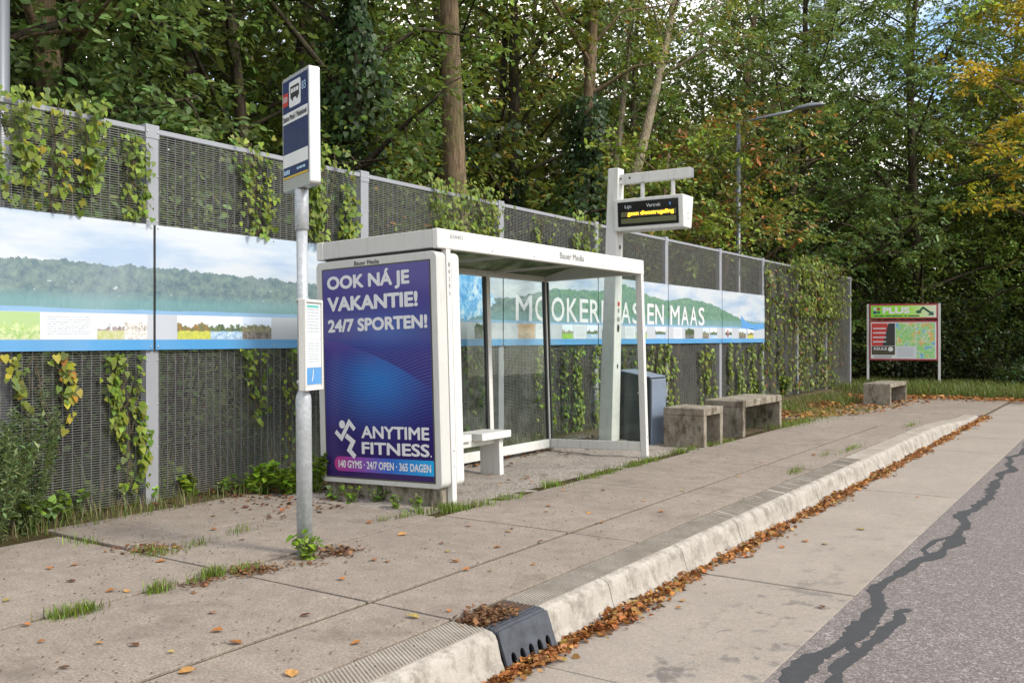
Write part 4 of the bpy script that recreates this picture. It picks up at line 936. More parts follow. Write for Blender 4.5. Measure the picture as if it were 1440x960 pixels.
def tree(name, label, base, h, r0, pal, limbs=13, low=.28, reach=2.4, per=46, size=.105, clumps=8, top=None, bend=.25, bark_='bark', group='trees of the wood behind the mesh fence', sd=1, ivy=None, rot0=None, cat='tree', T=(T_HEX, Q_HEX), crown_pal2=None, dirs=None, loc_top=None):
    r = np.random.default_rng(sd); e = empty(name, base); tag(e, label, cat, group)
    top = np.array(top if top is not None else (r.uniform(-.5, .5), r.uniform(-.5, .5), h)); P = trunk_curve((0, 0, -.4), top, bend, 10, sd)
    k = np.linspace(0, 1, 10); rad = r0 * (1.0 - .72 * k); rad[0] *= 1.35
    MB().tube(P, list(rad), 12).build('trunk', bark_, e, 0, True)
    C, CR = [], []; lb = MB()
    for i in range(limbs):
        t = low + (1 - low) * (i + .5 * r.random()) / limbs; f = t * 9; a = int(min(f, 8)); p0 = P[a] + (P[a + 1] - P[a]) * (f - a)
        az = (rot0 or 0) + i * 2.4 + r.uniform(-.4, .4); ln = reach * (1.05 - .45 * t) * r.uniform(.75, 1.2); up = r.uniform(.2, .95)
        d = np.array([math.cos(az), math.sin(az), up]); mid = p0 + d * ln * .5 + np.array([.14 * r.standard_normal(), .14 * r.standard_normal(), .22]); end = p0 + d * ln + np.array([0, 0, r.uniform(-.25, .2)])
        for v_ in (mid, end):
            if base[0] < FX and v_[2] < 3.5: v_[0] = min(v_[0], FX - .4 - base[0])
        rl = max(.018, r0 * (1 - .72 * t) * .42); lb.tube([p0, mid, end], [rl, rl * .6, rl * .25], 6, False)
        for j in range(clumps):
            s_ = .30 + .75 * (j + r.random()) / clumps; q = p0 + (mid - p0) * min(1, 2 * s_) if s_ < .5 else mid + (end - mid) * (2 * s_ - 1)
            off = r.standard_normal(3) * np.array([.55, .55, .38]) * (.35 + .5 * s_) * reach * .34; c = q + off
            if base[0] < FX and c[2] < 3.5: c[0] = min(c[0], FX - .35 - base[0])
            C.append(c); CR.append(r.uniform(.30, .58) * (reach / 2.4) ** .5)
            if j % 2 == 0: lb.tube([q, (q + c) / 2 + np.array([0, 0, .06]), c], [rl * .4, rl * .28, .006], 4, False)
    if lb.v: lb.build('limbs', bark_, e, 0, True)
    C, CR = np.array(C), np.array(CR)
    if crown_pal2 is not None:
        sel = r.random(len(C)) < crown_pal2[1]; parts = []
        for s_, pl_ in ((~sel, pal), (sel, crown_pal2[0])):
            if s_.any(): parts.append(clump_leaves(C[s_], CR[s_], per, size, pl_))
        A = [np.concatenate(q) for q in zip(*parts)]
    else: A = clump_leaves(C, CR, per, size, pal)
    A = clip_fence(A, base); link('crown', leaf_mesh('crown', *A, *T), e)
    if ivy:
        z0, z1, n, w_ = ivy; zz = r.uniform(z0, z1, n); kk = np.clip((zz + .4) / (top[2] + .4), 0, 1) * 9; a = np.minimum(kk.astype(int), 8)
        cc = P[a] + (P[a + 1] - P[a]) * (kk - a)[:, None]; th = r.uniform(0, 2 * math.pi, n); lump = 1 + .35 * np.sin(zz * 2.3 + sd) + .25 * np.sin(3 * th + zz * 1.7)
        rd = np.interp(zz, [z0, z1], [w_, w_ * .45]) * lump * np.sqrt(r.uniform(.35, 1.1, n))
        o_ = np.stack([np.cos(th), np.sin(th), np.zeros(n)], 1); Pn = cc + o_ * rd[:, None]
        Dn = np.stack([.3 * np.cos(th), .3 * np.sin(th), -np.ones(n)], 1) + .45 * r.standard_normal((n, 3)); Nn = o_ + np.array([0, 0, .45]) + .35 * r.standard_normal((n, 3))
        link('ivy', leaf_mesh('ivy', Pn, Dn, Nn, .09 * (.6 + .7 * r.random(n)), tints(n, IVY, .3), T_HEART, Q_HEART), e)
    return e
def bush(name, label, loc, rx, ry, rz, n, size, pal, group=None, sd=0, cat='shrub', T=(T_HEX, Q_HEX), clump=26):
    r = np.random.default_rng(sd); e = empty(name, loc); tag(e, label, cat, group); nc = max(6, n // clump)
    d = unit(r.standard_normal((nc, 3))); d[:, 2] = np.abs(d[:, 2]); C = d * (r.random((nc, 1)) ** .45) * np.array([rx, ry, rz]) + np.array([0, 0, rz * .12])
    st = MB()
    for c in C[::3]: st.tube([(0.1 * r.standard_normal(), .1 * r.standard_normal(), -.1), c * .5 + np.array([0, 0, .1]), c], [.022, .013, .004], 4, False)
    st.build('stems', 'bark_dark', e)['kind'] = 'stuff'
    A = clump_leaves(C, np.full(nc, .32 * (rx * ry * rz) ** (1 / 3) ** 1), clump, size, pal, .8); A = clip_fence(A, loc); link('foliage', leaf_mesh('foliage', *A, *T), e); return e
def at(x, X): return on_x(x, 300, X)[0]
def trunk_to(x0, y0, x1, y1, X, h):          # trunk foot and direction from two picture points in the plane X
    ya, za = on_x(x0, y0, X); yb, zb = on_x(x1, y1, X); m = (yb - ya) / (zb - za); return (X, ya - m * za, 0), (0, m * h, h)
WOOD = 'green broadleaf tree in the wood behind the mesh fence'
# the ones that can be told apart
b, t = trunk_to(640, 250, 634, 10, -8.6, 11); tree('oak_tree', 'tree with bare brown curving trunk rising behind the fence near the shelter roof', b, 11, .24, OLIVE, 14, .60, 2.6, 44, .105, top=t, bend=.13, sd=11, crown_pal2=(RUST, .3))
b, t = trunk_to(815, 280, 842, 10, -9.6, 11); tree('ivy_tree', 'tree with thick dark ivy on its trunk left of the display column', b, 11, .22, OAK, 12, .6, 2.6, 44, .105, top=t, bend=.15, sd=12, ivy=(1.0, 6.4, 7000, .85), crown_pal2=(OLIVE, .4))
b, t = trunk_to(906, 170, 947, 0, -9.4, 11); tree('leaning_tree', 'slender tree with pale smooth trunk leaning over above the departure display', b, 11, .19, OLIVE, 11, .68, 2.5, 44, .10, top=t, bend=.08, bark_='bark_pale', sd=13, ivy=(1.0, 4.6, 2600, .6))
b, t = trunk_to(872, 150, 886, 0, -10.8, 10.5); tree('slim_tree', 'thin grey stemmed tree between the ivy tree and the leaning tree', b, 10.5, .15, OAK, 10, .5, 2.4, 40, .10, top=t, bend=.12, bark_='bark_pale', sd=14)
b, t = trunk_to(722, 280, 716, 20, -11.5, 11); tree('dark_tree', 'tree with shaded dark trunk right of the bare brown trunk', b, 11, .22, RUST, 15, .3, 2.7, 44, .11, top=t, bend=.12, bark_='bark_dark', sd=15, ivy=(1., 5., 2200, .5))
b, t = trunk_to(500, 240, 508, 0, -8.9, 10); tree('ivy_tree', 'tree with ivy wrapped trunk between the flag sign and the bare brown trunk', b, 10, .18, OAK, 13, .36, 2.3, 48, .10, top=t, bend=.15, bark_='bark_dark', sd=16, ivy=(1.4, 6.4, 4200, .62))
b, t = trunk_to(70, 120, 62, 0, -9.3, 9.5); tree('oak_tree', 'reddish brown trunked tree behind the vine covered fence start', b, 9.5, .19, GREYOAK, 15, .36, 2.3, 52, .105, top=t, bend=.12, sd=17)
b, t = trunk_to(108, 130, 104, 60, -10.4, 9.5); tree('dark_tree', 'dark trunked tree close behind the reddish brown trunk', b, 9.5, .2, GREYOAK, 16, .34, 2.6, 50, .105, top=t, bend=.15, bark_='bark_dark', sd=18)
b, t = trunk_to(165, 90, 190, 150, -9.8, 9); tree('oak_tree', 'grey-green oak leaning over the second fence bay', b, 9, .13, GREYOAK, 16, .36, 2.5, 54, .105, top=(-.3, -.8, 9), bend=.2, bark_='bark_dark', sd=19)
b, t = trunk_to(1040, 330, 1062, 40, -9.6, 12); tree('rusty_tree', 'tree with autumn brown leaves and dark limbs around the street lamp', b, 12, .24, RUST, 17, .26, 3.3, 52, .115, top=t, bend=.2, sd=20, crown_pal2=(OAK, .35))
tree('maple_tree', 'low maple with orange tinged leaves hanging over the fence end', (-8.3, 21.3, 0), 6.3, .11, RUST, 14, .42, 2.5, 46, .13, sd=21, crown_pal2=([(.36, .13, .03, 2), (.28, .12, .035, 1), (.12, .15, .03, 1)], .28), bend=.2)
tree('lime_tree', 'bright green young tree drooping over the fence near the banner end', (-8.0, 18.4, 0), 5.2, .08, LIME, 9, .5, 1.9, 36, .12, sd=22, bend=.2, crown_pal2=(RUST, .3))
WL = {id(GREYOAK): 'grey-green leaved oak', id(OAK): 'mid green broadleaf tree', id(DARK): 'dark green shaded tree', id(OLIVE): 'olive green tree', id(RUST): 'green tree with brown autumn leaves'}
# the rest of the wood: same look, told apart only by where they stand
spots = [(-10.4, 5.6, 9.0, GREYOAK), (-11.6, 8.2, 10, OAK), (-12.4, 5.4, 10, DARK), (-13.0, 9.0, 11, OAK), (-12.5, 12.6, 11, DARK), (-12.0, 11.2, 9.5, OAK), (-13.2, 16.5, 12, OAK), (-12.2, 17.0, 10, OLIVE),
         (-13.0, 20.5, 12, RUST), (-12.2, 25.0, 12, OAK), (-17, 7, 11, OAK), (-17.5, 12, 12, OLIVE), (-17.8, 18, 13, OAK), (-17, 25, 13, OAK), (-17, 31, 14, DARK), (-11.5, 2.8, 9, DARK), (-15.0, 2.2, 10, OAK), (-8.6, 4.4, 7.5, GREYOAK), (-23, 22, 14, OAK), (-22, 14, 13, OAK), (-23, 31, 15, OAK)]
for i, (x, y, h, pal) in enumerate(spots):
    near = x > -11; tree('broadleaf_tree', WL[id(pal)] + (' close behind the mesh fence' if near else ' deeper in the wood behind the fence'), (x, y, 0), h, .14 + .05 * random.random(), pal, 15 if near else 14, .24, 2.7 if near else 3.3, 58 if near else 52, .11 if near else .165, sd=40 + i, bark_='bark_dark', T=(T_HEX, Q_HEX) if near else (T_RHO, Q_RHO), bend=.25)
# right-hand end: tall trees round the end of the street
rt = [(-9.0, 30.0, 13.5, OAK), (-5.8, 33.0, 14.5, OAK), (-2.6, 36.0, 14, OLIVE), (-7.0, 40, 16, OAK), (-12.0, 34, 15, OAK), (-1.0, 44, 17, OLIVE), (-4.5, 47, 18, OAK), (3.0, 40, 16, OAK), (-12, 44, 17, DARK), (-8.2, 26.6, 9.5, GREYOAK), (1.5, 52, 18, OAK), (-16, 40, 16, OAK)]
for i, (x, y, h, pal) in enumerate(rt):
    tree('broadleaf_tree', {id(OAK): 'tall mid green tree', id(OLIVE): 'tall olive green tree', id(DARK): 'tall dark green tree', id(GREYOAK): 'grey-green leaved oak'}[id(pal)] + ' closing the end of the street behind the hedge', (x, y, -.1), h, .20, pal, 22, .10, 4.3, 110, .125, 11, sd=80 + i, bark_='bark_dark', T=(T_RHO, Q_RHO), bend=.35, group='tall trees at the end of the street')
tree('yellow_tree', 'tree with bright yellow autumn leaves at the end of the street', (-2.1, 29.6, -.1), 12.5, .2, LIME, 18, .36, 2.7, 60, .13, 9, sd=99, crown_pal2=(YELL, .72), group=None)
# shrubs behind the fence and round the board
for i, (x, y, rx, ry, rz) in enumerate([(-8.2, 3.2, .9, 1.4, 2.5), (-8.3, 6.0, .8, 1.3, 2.4), (-8.6, 8.3, .8, 1.2, 1.9), (-8.5, 10.4, .8, 1.3, 2.3), (-8.7, 12.9, .8, 1.4, 2.6), (-8.6, 15.4, .9, 1.3, 2.6), (-8.7, 18.0, .9, 1.5, 2.9), (-8.8, 20.8, .9, 1.5, 2.7), (-8.6, 23.6, .9, 1.5, 2.8), (-10.8, 7.2, 1, 1.8, 2.6), (-11, 11.4, 1, 2, 2.8), (-11, 15.4, 1, 2, 2.8), (-10.8, 4.0, 1, 1.6, 2.6)]):
    bush('shrub', 'dark leafy shrub growing close behind the mesh fence', (x, y, 0), rx, ry, rz, 1900, .095, GREYOAK if i < 2 else DARK, 'shrubs behind the fence', 120 + i)
for i, (x, y, rx, ry, rz) in enumerate([(-8.2, 28.6, 1.3, 1.2, 3.0), (-7.2, 31.4, 1.5, 1.1, 3.2), (-5.6, 32.4, 1.6, 1.1, 2.8), (-3.8, 33.0, 1.7, 1.2, 2.6), (-1.6, 33.6, 1.7, 1.3, 2.4), (.6, 34, 1.7, 1.3, 2.6), (-9.2, 30.4, 1.2, 1.5, 3.6), (-5.0, 34.6, 1.5, 1.4, 4.2), (-2, 35.6, 1.8, 1.4, 4.0)]):
    bush('hedge_shrub', 'dark evergreen hedge shrub behind the information board', (x, y, -.15), rx, ry, rz, 3000, .12, DARK if i % 3 else IVY + DARK, 'hedge behind the information board', 140 + i)
bush('round_shrub', 'small round dark shrub on the grass right of the information board', (*on_ground(1432, 545, -.1), -.15), .62, .6, .72, 1500, .09, IVY, None, 160)

# tall shrubs of the wood's edge: the leafy wall above the fence
for i, (x, y, rx, ry, rz, pal, nm) in enumerate([(-8.5, 3.4, 1.1, 1.5, 4.6, GREYOAK, 'grey-green'), (-8.9, 5.2, 1.1, 1.3, 4.3, GREYOAK, 'grey-green'), (-10.8, 7.4, 1.1, 1.4, 4.6, OAK, 'mid green'), (-10.6, 9.6, 1.2, 1.3, 4.4, OLIVE, 'olive green'), (-9.6, 11.0, 1.0, 1.2, 4.2, RUST, 'brown tinged'), (-11.8, 12.6, 1.2, 1.4, 5.2, OAK, 'mid green'), (-11.8, 16.6, 1.2, 1.5, 5.4, OLIVE, 'olive green'), (-9.8, 18.6, 1.2, 1.5, 5.4, RUST, 'brown tinged'), (-9.9, 21.6, 1.4, 1.6, 6.0, RUST, 'brown tinged'), (-9.8, 24.6, 1.4, 1.6, 6.2, OAK, 'mid green'), (-13, 14.5, 1.6, 2, 6, OAK, 'mid green'), (-13.5, 19, 1.6, 2.2, 7, OAK, 'mid green'), (-13, 10.5, 1.6, 1.8, 5.5, DARK, 'dark green')]):
    bush('tall_shrub', 'tall %s shrub forming the leafy edge of the wood above the fence' % nm, (x, y, 0), rx, ry, rz, 4200, .11, pal, 'tall shrubs at the edge of the wood', 200 + i, clump=30)
for i, (x, y, rx, ry, rz, pal, nm) in enumerate([(-9.5, 28.2, 1.8, 1.8, 6.5, GREYOAK, 'grey-green'), (-7.5, 33.5, 2.2, 1.8, 8, OAK, 'mid green'), (-4.6, 35.5, 2.3, 1.8, 8.5, OAK, 'mid green'), (-1.8, 37.5, 2.4, 1.8, 8, OLIVE, 'olive green'), (1.2, 38, 2.4, 1.8, 8, OAK, 'mid green'), (-11, 36, 2.4, 2, 9, OAK, 'mid green'), (-3.4, 41, 2.6, 2, 10, OLIVE, 'olive green')]):
    bush('tall_shrub', 'tall %s shrub rising behind the hedge at the end of the street' % nm, (x, y, -.1), rx, ry, rz, 11000, .125, pal, 'tall shrubs behind the hedge', 230 + i, clump=45, T=(T_RHO, Q_RHO))
# deep wood: one dense tree mass copied, closing the view between the nearer trunks
dw = bush('deep_wood_tree', 'dense shaded tree deep in the wood behind the fence', (-21, 4, 0), 3.0, 3.2, 11, 9000, .26, [(.055, .085, .025, 2), (.075, .11, .03, 2), (.11, .12, .035, 1)], 'deep wood trees', 270, 'tree', (T_RHO, Q_RHO), 45)
for k, (x, y, sc_) in enumerate([(-20, 10.5, .8), (-22, 17, .95), (-21.5, 24, 1), (-20, 31, 1.05), (-17, 37, 1.1), (-12, 42.5, 1.15), (-6.5, 46, 1.15), (-1, 49, 1.2), (5, 50, 1.2), (-26, 8, .9), (-27, 14, 1), (-26, 28, 1.2), (-15.5, 12.6, .92), (-15.5, 21.5, 1.0), (-15.2, 6.8, .72), (-18, 14.5, .85), (-18.5, 27, 1), (-24, 20.5, 1.1), (-9.5, 39.5, 1), (-4, 42, 1.05), (1.5, 44.5, 1.1), (-14.5, 33.5, 1), (-8, 37, .95), (-3, 39, 1), (2.5, 41, 1), (-12.5, 38, 1), (-16.5, 17.5, 1.05), (-16.5, 9.6, .95), (-14.6, 26.5, 1.05), (-19.5, 6, .85), (-13.6, 30, 1.05), (-6, 42, 1.15), (4, 45, 1.2), (-19, 22, 1)]):
    c = dw.copy(); COL.objects.link(c); c.location = (x, y, 0); c.rotation_euler.z = k * 1.7; c.scale = (sc_, sc_, sc_)
    for ch in list(dw.children): d = ch.copy(); COL.objects.link(d); d.parent = c
# added row of unseen trees across the road, for the shelter glass to reflect
ot = bush('added_roadside_tree', 'dense green tree added out of view across the road for the shelter glass to mirror', (14, -6, -.4), 2.4, 3.4, 6.0, 6500, .24, OAK, 'added trees across the road', 260, 'tree', (T_RHO, Q_RHO), 40)
for k in range(1, 12):
    c = ot.copy(); COL.objects.link(c); c.location = (14 + .8 * math.sin(k * 2.1), -6 + 6.2 * k, -.3); c.rotation_euler.z = k * 1.3
    for ch in list(ot.children): d = ch.copy(); COL.objects.link(d); d.parent = c

# ---------------------------------------------------------------- vines on the fence
VG = [(.17, .24, .028, 3), (.23, .29, .036, 2), (.11, .175, .022, 2)]
VY = [(.19, .23, .035, 3), (.36, .33, .03, 1.6), (.12, .17, .03, 2), (.45, .22, .03, .5)]
VR = [(.13, .15, .03, 3), (.19, .17, .035, 2), (.22, .10, .04, 1.1), (.09, .13, .03, 2)]
def vine(label, y, w_, z0, z1, n, pal, size=.075, out=.05, taper=0., group='vines on the fence', over=0., x=FX + .03, sd=0):
    n = int(n * 1.5); size *= .80
    r = np.random.default_rng(500 + sd); e = empty('climbing_vine', (x, y, z0)); tag(e, label, 'vine', group); H_ = z1 - z0; st = MB()
    for k in range(max(4, int(w_ * 9))):
        yy = r.uniform(-w_ / 2, w_ / 2) * .8; zz = np.linspace(0 if r.random() < .6 else H_ * r.uniform(0, .4), H_ * r.uniform(.8, 1.0), 9)
        st.tube([(r.uniform(.003, .02), yy + .04 * math.sin(zi * 5 + k) + .02 * r.standard_normal(), zi) for zi in zz], .004, 4, False)
    st.build('stems', 'stem', e)['kind'] = 'stuff'
    zz = r.random(n) ** (1.0 if taper == 0 else 1 / (1 + taper)) * H_; lane = r.choice(np.linspace(-.5, .5, max(2, int(w_ * 5.5))), n)
    wz = 1 - .35 * (1 - zz / H_) * (taper > 0); yy = (lane * w_ + .042 * r.standard_normal(n) * (1 + over)) * wz + .03 * np.sin(zz * 6)
    dens = .5 + .5 * np.sin(zz * 4.1 + lane * 9 + sd); keep = r.random(n) < .35 + .75 * dens; zz, yy = zz[keep], yy[keep]; n = len(zz)
    P = np.stack([r.random(n) * out + .01, yy, zz], 1)
    if over: P[:, 0] += np.where(zz > H_ - over, r.uniform(-.35, .15, n), 0); P[:, 2] += np.where(zz > H_ - over, r.uniform(-.1, .12, n), 0)
    D_ = np.stack([.35 + .3 * r.standard_normal(n), .5 * r.standard_normal(n), -1 + .35 * r.standard_normal(n)], 1); N_ = np.stack([1 + .25 * r.standard_normal(n), .4 * r.standard_normal(n), .55 + .3 * r.standard_normal(n)], 1)
    link('foliage', leaf_mesh('foliage', P, D_, N_, size * (.55 + .7 * r.random(n)), tints(n, pal, .22), T_HEART, Q_HEART), e); return e
def vx(label, px0, px1, py0, py1, n, pal, **k):
    X = FX + .03; ya, z1 = on_x(px0, py0, X); yb, _ = on_x(px1, py0, X); _, z0 = on_x((px0 + px1) / 2, py1, X); return vine(label, (ya + yb) / 2, yb - ya, max(z0, -.02), z1, n, pal, **k)
vx('large vine with yellowing leaves draped over the start of the fence', -30, 135, 118, 296, 640, VY[:3] + VG + VG + VG, size=.066, taper=.9, over=.35, out=.09, sd=1)
vx('narrow vine strip beside the first flat fence post above the banner', 176, 196, 190, 305, 120, VG, size=.06, sd=2)
vx('slim vine hanging over the fence halfway to the flag sign', 346, 372, 196, 332, 170, VG, size=.065, sd=3, over=.15)
vx('broad green vine hanging over the fence right of the flag sign', 438, 482, 206, 340, 420, VG, size=.075, sd=4, over=.3, out=.10)
vx('bushy vine spilling over the fence above the shelter roof', 612, 690, 252, 330, 760, VG + VG + VY[:1], size=.07, sd=5, over=.45, out=.14)
vx('thin vine on the fence between shelter roof and display column', 752, 768, 300, 350, 60, VG, size=.07, sd=6, over=.2)
vx('vine hanging over the fence just left of the display column', 806, 834, 298, 356, 160, VG, size=.08, sd=7, over=.3)
vx('yellow leaved vine tips hanging under the first banner', 20, 95, 497, 640, 70, VY, size=.075, taper=2.2, sd=8)
vx('green vine climbing beside the first flat fence post below the banner', 163, 198, 497, 690, 210, VG + VG + VY[:1], size=.066, taper=.3, sd=9)
vx('slim vine below the banner halfway to the bus stop pole', 350, 366, 490, 600, 75, VG, size=.065, taper=.6, sd=10)
vx('thin straggling vine below the banner behind the bus stop pole', 402, 414, 490, 640, 60, VG, size=.05, sd=11)
SV = 'ivy strip on the fence seen through the shelter glass'
for i, (a, c, y1, n) in enumerate([(655, 672, 600, 120), (756, 774, 610, 110), (792, 806, 615, 170), (812, 836, 610, 330), (876, 890, 560, 100)]): vx(SV, a, c, 486, y1, n, VG if i % 2 else IVY + VG, size=.075, sd=20 + i, group='ivy strips behind the shelter glass')
RV = 'ivy strip on the fence behind the concrete benches'
for i, (a, c, y0, y1, n) in enumerate([(914, 936, 484, 590, 330), (940, 948, 500, 590, 70), (984, 992, 484, 580, 120), (997, 1003, 490, 575, 60), (1025, 1036, 482, 560, 170), (1042, 1052, 482, 560, 120), (1058, 1070, 482, 558, 220)]): vx(RV, a, c, y0, y1, n, VG, size=.085, sd=30 + i, group='ivy strips behind the benches')
FV = 'tall ivy strip covering the far fence bays from ground to top'
for i, (a, c, y0, y1, n) in enumerate([(1076, 1084, 366, 552, 420), (1094, 1104, 368, 550, 520), (1112, 1117, 375, 548, 220), (1121, 1134, 374, 548, 900), (1140, 1148, 380, 546, 420), (1150, 1160, 382, 546, 600), (1163, 1172, 384, 545, 500)]): vx(FV, a, c, y0, y1, int(n * .62), VG + VR, size=.10, sd=40 + i, group='tall ivy strips on the far fence bays', out=.12)
vx('bushy vine head with reddish tips over the far end of the fence', 1112, 1178, 360, 445, 1500, VY[:1] + VG + VR, size=.11, sd=50, over=.9, out=.35)
vx('sparse brown vine on the last fence bay', 1178, 1186, 400, 520, 60, [(.16, .075, .03), (.1, .08, .03)], size=.07, sd=51)

# ---------------------------------------------------------------- weeds, grass, fallen leaves
def weed(label, loc, h, n, size, pal, spread, T=(T_HEART, Q_HEART), grp=None, sd=0, lean_=(0, 0), stems=9, cat='weed', name='weed_plant', up=.5):
    r = np.random.default_rng(900 + sd); e = empty(name, loc); tag(e, label, cat, grp); st = MB(); Ps, Ds, Ns = [], [], []
    for k in range(stems):
        a = r.uniform(0, 2 * math.pi); q = spread * r.random() ** .6; hh = h * r.uniform(.55, 1.05); tip = np.array([q * math.cos(a) + lean_[0] * hh, q * math.sin(a) + lean_[1] * hh, hh]); b0 = np.array([.02 * r.standard_normal(), .02 * r.standard_normal(), -.03]); md = (b0 + tip) / 2 + np.array([.05 * hh * math.cos(a) - lean_[0] * .12, .05 * hh * math.sin(a) - lean_[1] * .12, .08 * hh])
        st.tube([b0, md, tip], [.005, .004, .0015], 4, False); m_ = n // stems; t = r.random(m_) ** .7
        c = np.where((t < .5)[:, None], b0 + (md - b0) * (2 * t)[:, None], md + (tip - md) * (2 * t - 1)[:, None]); th = r.uniform(0, 2 * math.pi, m_)
        Ps.append(c); Ds.append(np.stack([np.cos(th), np.sin(th), up + .5 * r.standard_normal(m_)], 1)); Ns.append(np.stack([.3 * r.standard_normal(m_), .3 * r.standard_normal(m_), np.ones(m_)], 1))
    st.build('stems', 'green_stem', e)['kind'] = 'stuff'; P = np.concatenate(Ps); m_ = len(P)
    link('foliage', leaf_mesh('foliage', P, np.concatenate(Ds), np.concatenate(Ns), size * (.5 + .8 * r.random(m_)), tints(m_, pal, .2), *T), e); return e
NAR = (T_FEATHER, Q_RHO); W1 = [(.16, .28, .022, 3), (.22, .35, .03, 2), (.11, .20, .02, 1)]; W2 = [(.18, .26, .11, 3), (.24, .32, .15, 2), (.14, .20, .08, 1)]
def pg(x, y): return (*on_ground(x, y), -.01)
weed('bright green leafy weed growing at the foot of the bus stop pole', (-4.04, 3.86, 0), .15, 60, .055, W1, .10, sd=1, stems=12, up=.2)
weed('tall grey-green bushy weed at the left end of the fence', (-6.05, 3.06, -.02), .85, 3600, .06, W2, .32, NAR, sd=2, stems=28)
weed('tall grey-green feathery weed leaning against the first fence bay', (-6.25, 3.42, -.02), .95, 2200, .05, W2, .22, NAR, sd=3, stems=16)
weed('single leaning fleabane weed before the first flat fence post', (*on_ground(128, 706), -.02), .80, 900, .10, [(.085, .14, .03, 3), (.12, .18, .05, 2)], .05, NAR, sd=4, lean_=(.02, .42), stems=4, up=.6)
wl = 'low bright green weed at the foot of the fence'
for i, (x, y, h, n, s_) in enumerate([(180, 692, .24, 130, .06), (232, 690, .26, 150, .06), (265, 694, .20, 110, .055), (205, 700, .18, 90, .06), (30, 742, .22, 140, .06), (100, 722, .20, 120, .06), (62, 735, .18, 110, .06), (142, 708, .18, 120, .055), (315, 690, .12, 60, .05), (340, 688, .13, 60, .05)]):
    weed(wl, pg(x, y), h, n, s_, W1 if i < 4 else W1 + W2, .16, grp='low weeds at the fence foot', sd=10 + i, stems=11, up=.15)
wl = 'bright green leafy weed clump between bus stop pole and poster case'
for i, (x, y, h, n) in enumerate([(375, 690, .26, 190), (398, 690, .24, 180), (445, 690, .36, 170), (362, 692, .18, 120), (415, 692, .22, 150)]): weed(wl, pg(x, y), h, n, .06, W1, .17, grp='weed clumps left of the poster case', sd=30 + i, stems=12, up=.15)
wl = 'small weed growing against the plinth under the poster case'
for i, (x, y) in enumerate([(470, 700), (492, 702), (530, 702), (556, 712), (590, 716)]): weed(wl, pg(x, y), .12, 46, .04, W1 + W2, .09, grp='weeds under the poster case', sd=40 + i, stems=8, up=.2)
wl = 'dark ivy clump growing at the foot of the fence near the benches'
for i, (x, y) in enumerate([(842, 590), (930, 575), (1056, 562), (1100, 556), (1022, 562)]): weed(wl, (*on_ground(x, y), -.03), .5, 240, .085, IVY + VG, .2, grp='ivy clumps near the benches', sd=50 + i, stems=12, up=.1)

def blades(name, P, hmin, hmax, pal, w_=.0035, label=None):
    n = len(P); h_ = rng.uniform(hmin, hmax, n); a = rng.uniform(0, 2 * math.pi, n); ln = rng.uniform(.15, .7, n) * h_
    d = np.stack([np.cos(a), np.sin(a)], 1); s_ = np.stack([-d[:, 1], d[:, 0], np.zeros(n)], 1) * w_
    m_ = P + np.concatenate([d * (ln * .35)[:, None], (h_ * .62)[:, None]], 1); t = P + np.concatenate([d * ln[:, None], h_[:, None]], 1)
    V = np.stack([P - s_, P + s_, m_ + s_ * .8, m_ - s_ * .8, t + s_ * .15, t - s_ * .15], 1).reshape(-1, 3)
    loops = (np.arange(n)[:, None] * 6 + np.array([0, 1, 2, 3, 3, 2, 4, 5])[None]).ravel(); o = link(name, raw_mesh(name, V, 4, loops, np.repeat(tints(n, pal, .22), 6, 0), 'leaf')); o['kind'] = 'stuff'; return o
GR = [(.10, .155, .025, 3), (.14, .19, .04, 2), (.19, .17, .07, 1.1)]; GRD = GR + [(.24, .19, .10, 2.4)]
def tuft(cx, cy_, sx, sy, n, z=0.0): return np.stack([cx + sx * rng.standard_normal(n), cy_ + sy * rng.standard_normal(n), np.full(n, z - .012)], 1)
def tline(p0, p1, n, sp, z=0.):
    a, b = np.array(p0), np.array(p1); m_ = max(2, int(np.linalg.norm(b - a) / .16)); cc = rng.random(m_); t = cc[rng.choice(m_, n, p=(lambda q: q / q.sum())(rng.random(m_) ** 1.6))] + .045 * rng.standard_normal(n) / max(.5, np.linalg.norm(b - a)); c = a + (b - a) * t[:, None]; return np.stack([c[:, 0] + sp * rng.standard_normal(n), c[:, 1] + sp * rng.standard_normal(n), np.full(n, z - .012)], 1)
G = on_ground
sg = [tline(G(80, 868), G(165, 850), 900, .03), tline(G(205, 836), G(250, 822), 500, .03), tline(G(260, 822), G(312, 805), 700, .03), tline(G(90, 758), G(240, 780), 420, .06), tline(G(240, 780), G(360, 738), 260, .04), tline(G(330, 808), G(385, 790), 160, .04),
      tline(G(630, 716), G(690, 708), 1100, .06), tline(G(690, 706), G(770, 690), 260, .04), tuft(*G(780, 682), .06, .07, 420), tline(G(812, 676), G(935, 642), 1900, .045), tline(G(935, 640), G(1000, 624), 900, .05), tline(G(560, 728), G(632, 714), 260, .03), tline(G(500, 738), G(560, 728), 60, .015),
      tline(G(1000, 626), G(1050, 612), 500, .06), tuft(*G(1105, 596), .14, .45, 1600), tuft(*G(1140, 590), .12, .8, 1100), tuft(*G(1160, 577), .2, .9, 900), tuft(*G(1215, 577), .12, .7, 300), tuft(*G(1120, 663), .03, .16, 260), tuft(*G(1195, 632), .03, .25, 320), tuft(*G(1280, 598), .03, .3, 160), tuft(*G(1160, 640), .02, .1, 80)]
sg = np.concatenate(sg); sg = sg[rng.random(len(sg)) < .55]; blades('seam_grass', sg, .015, .075, W1 + GRD, .0024)
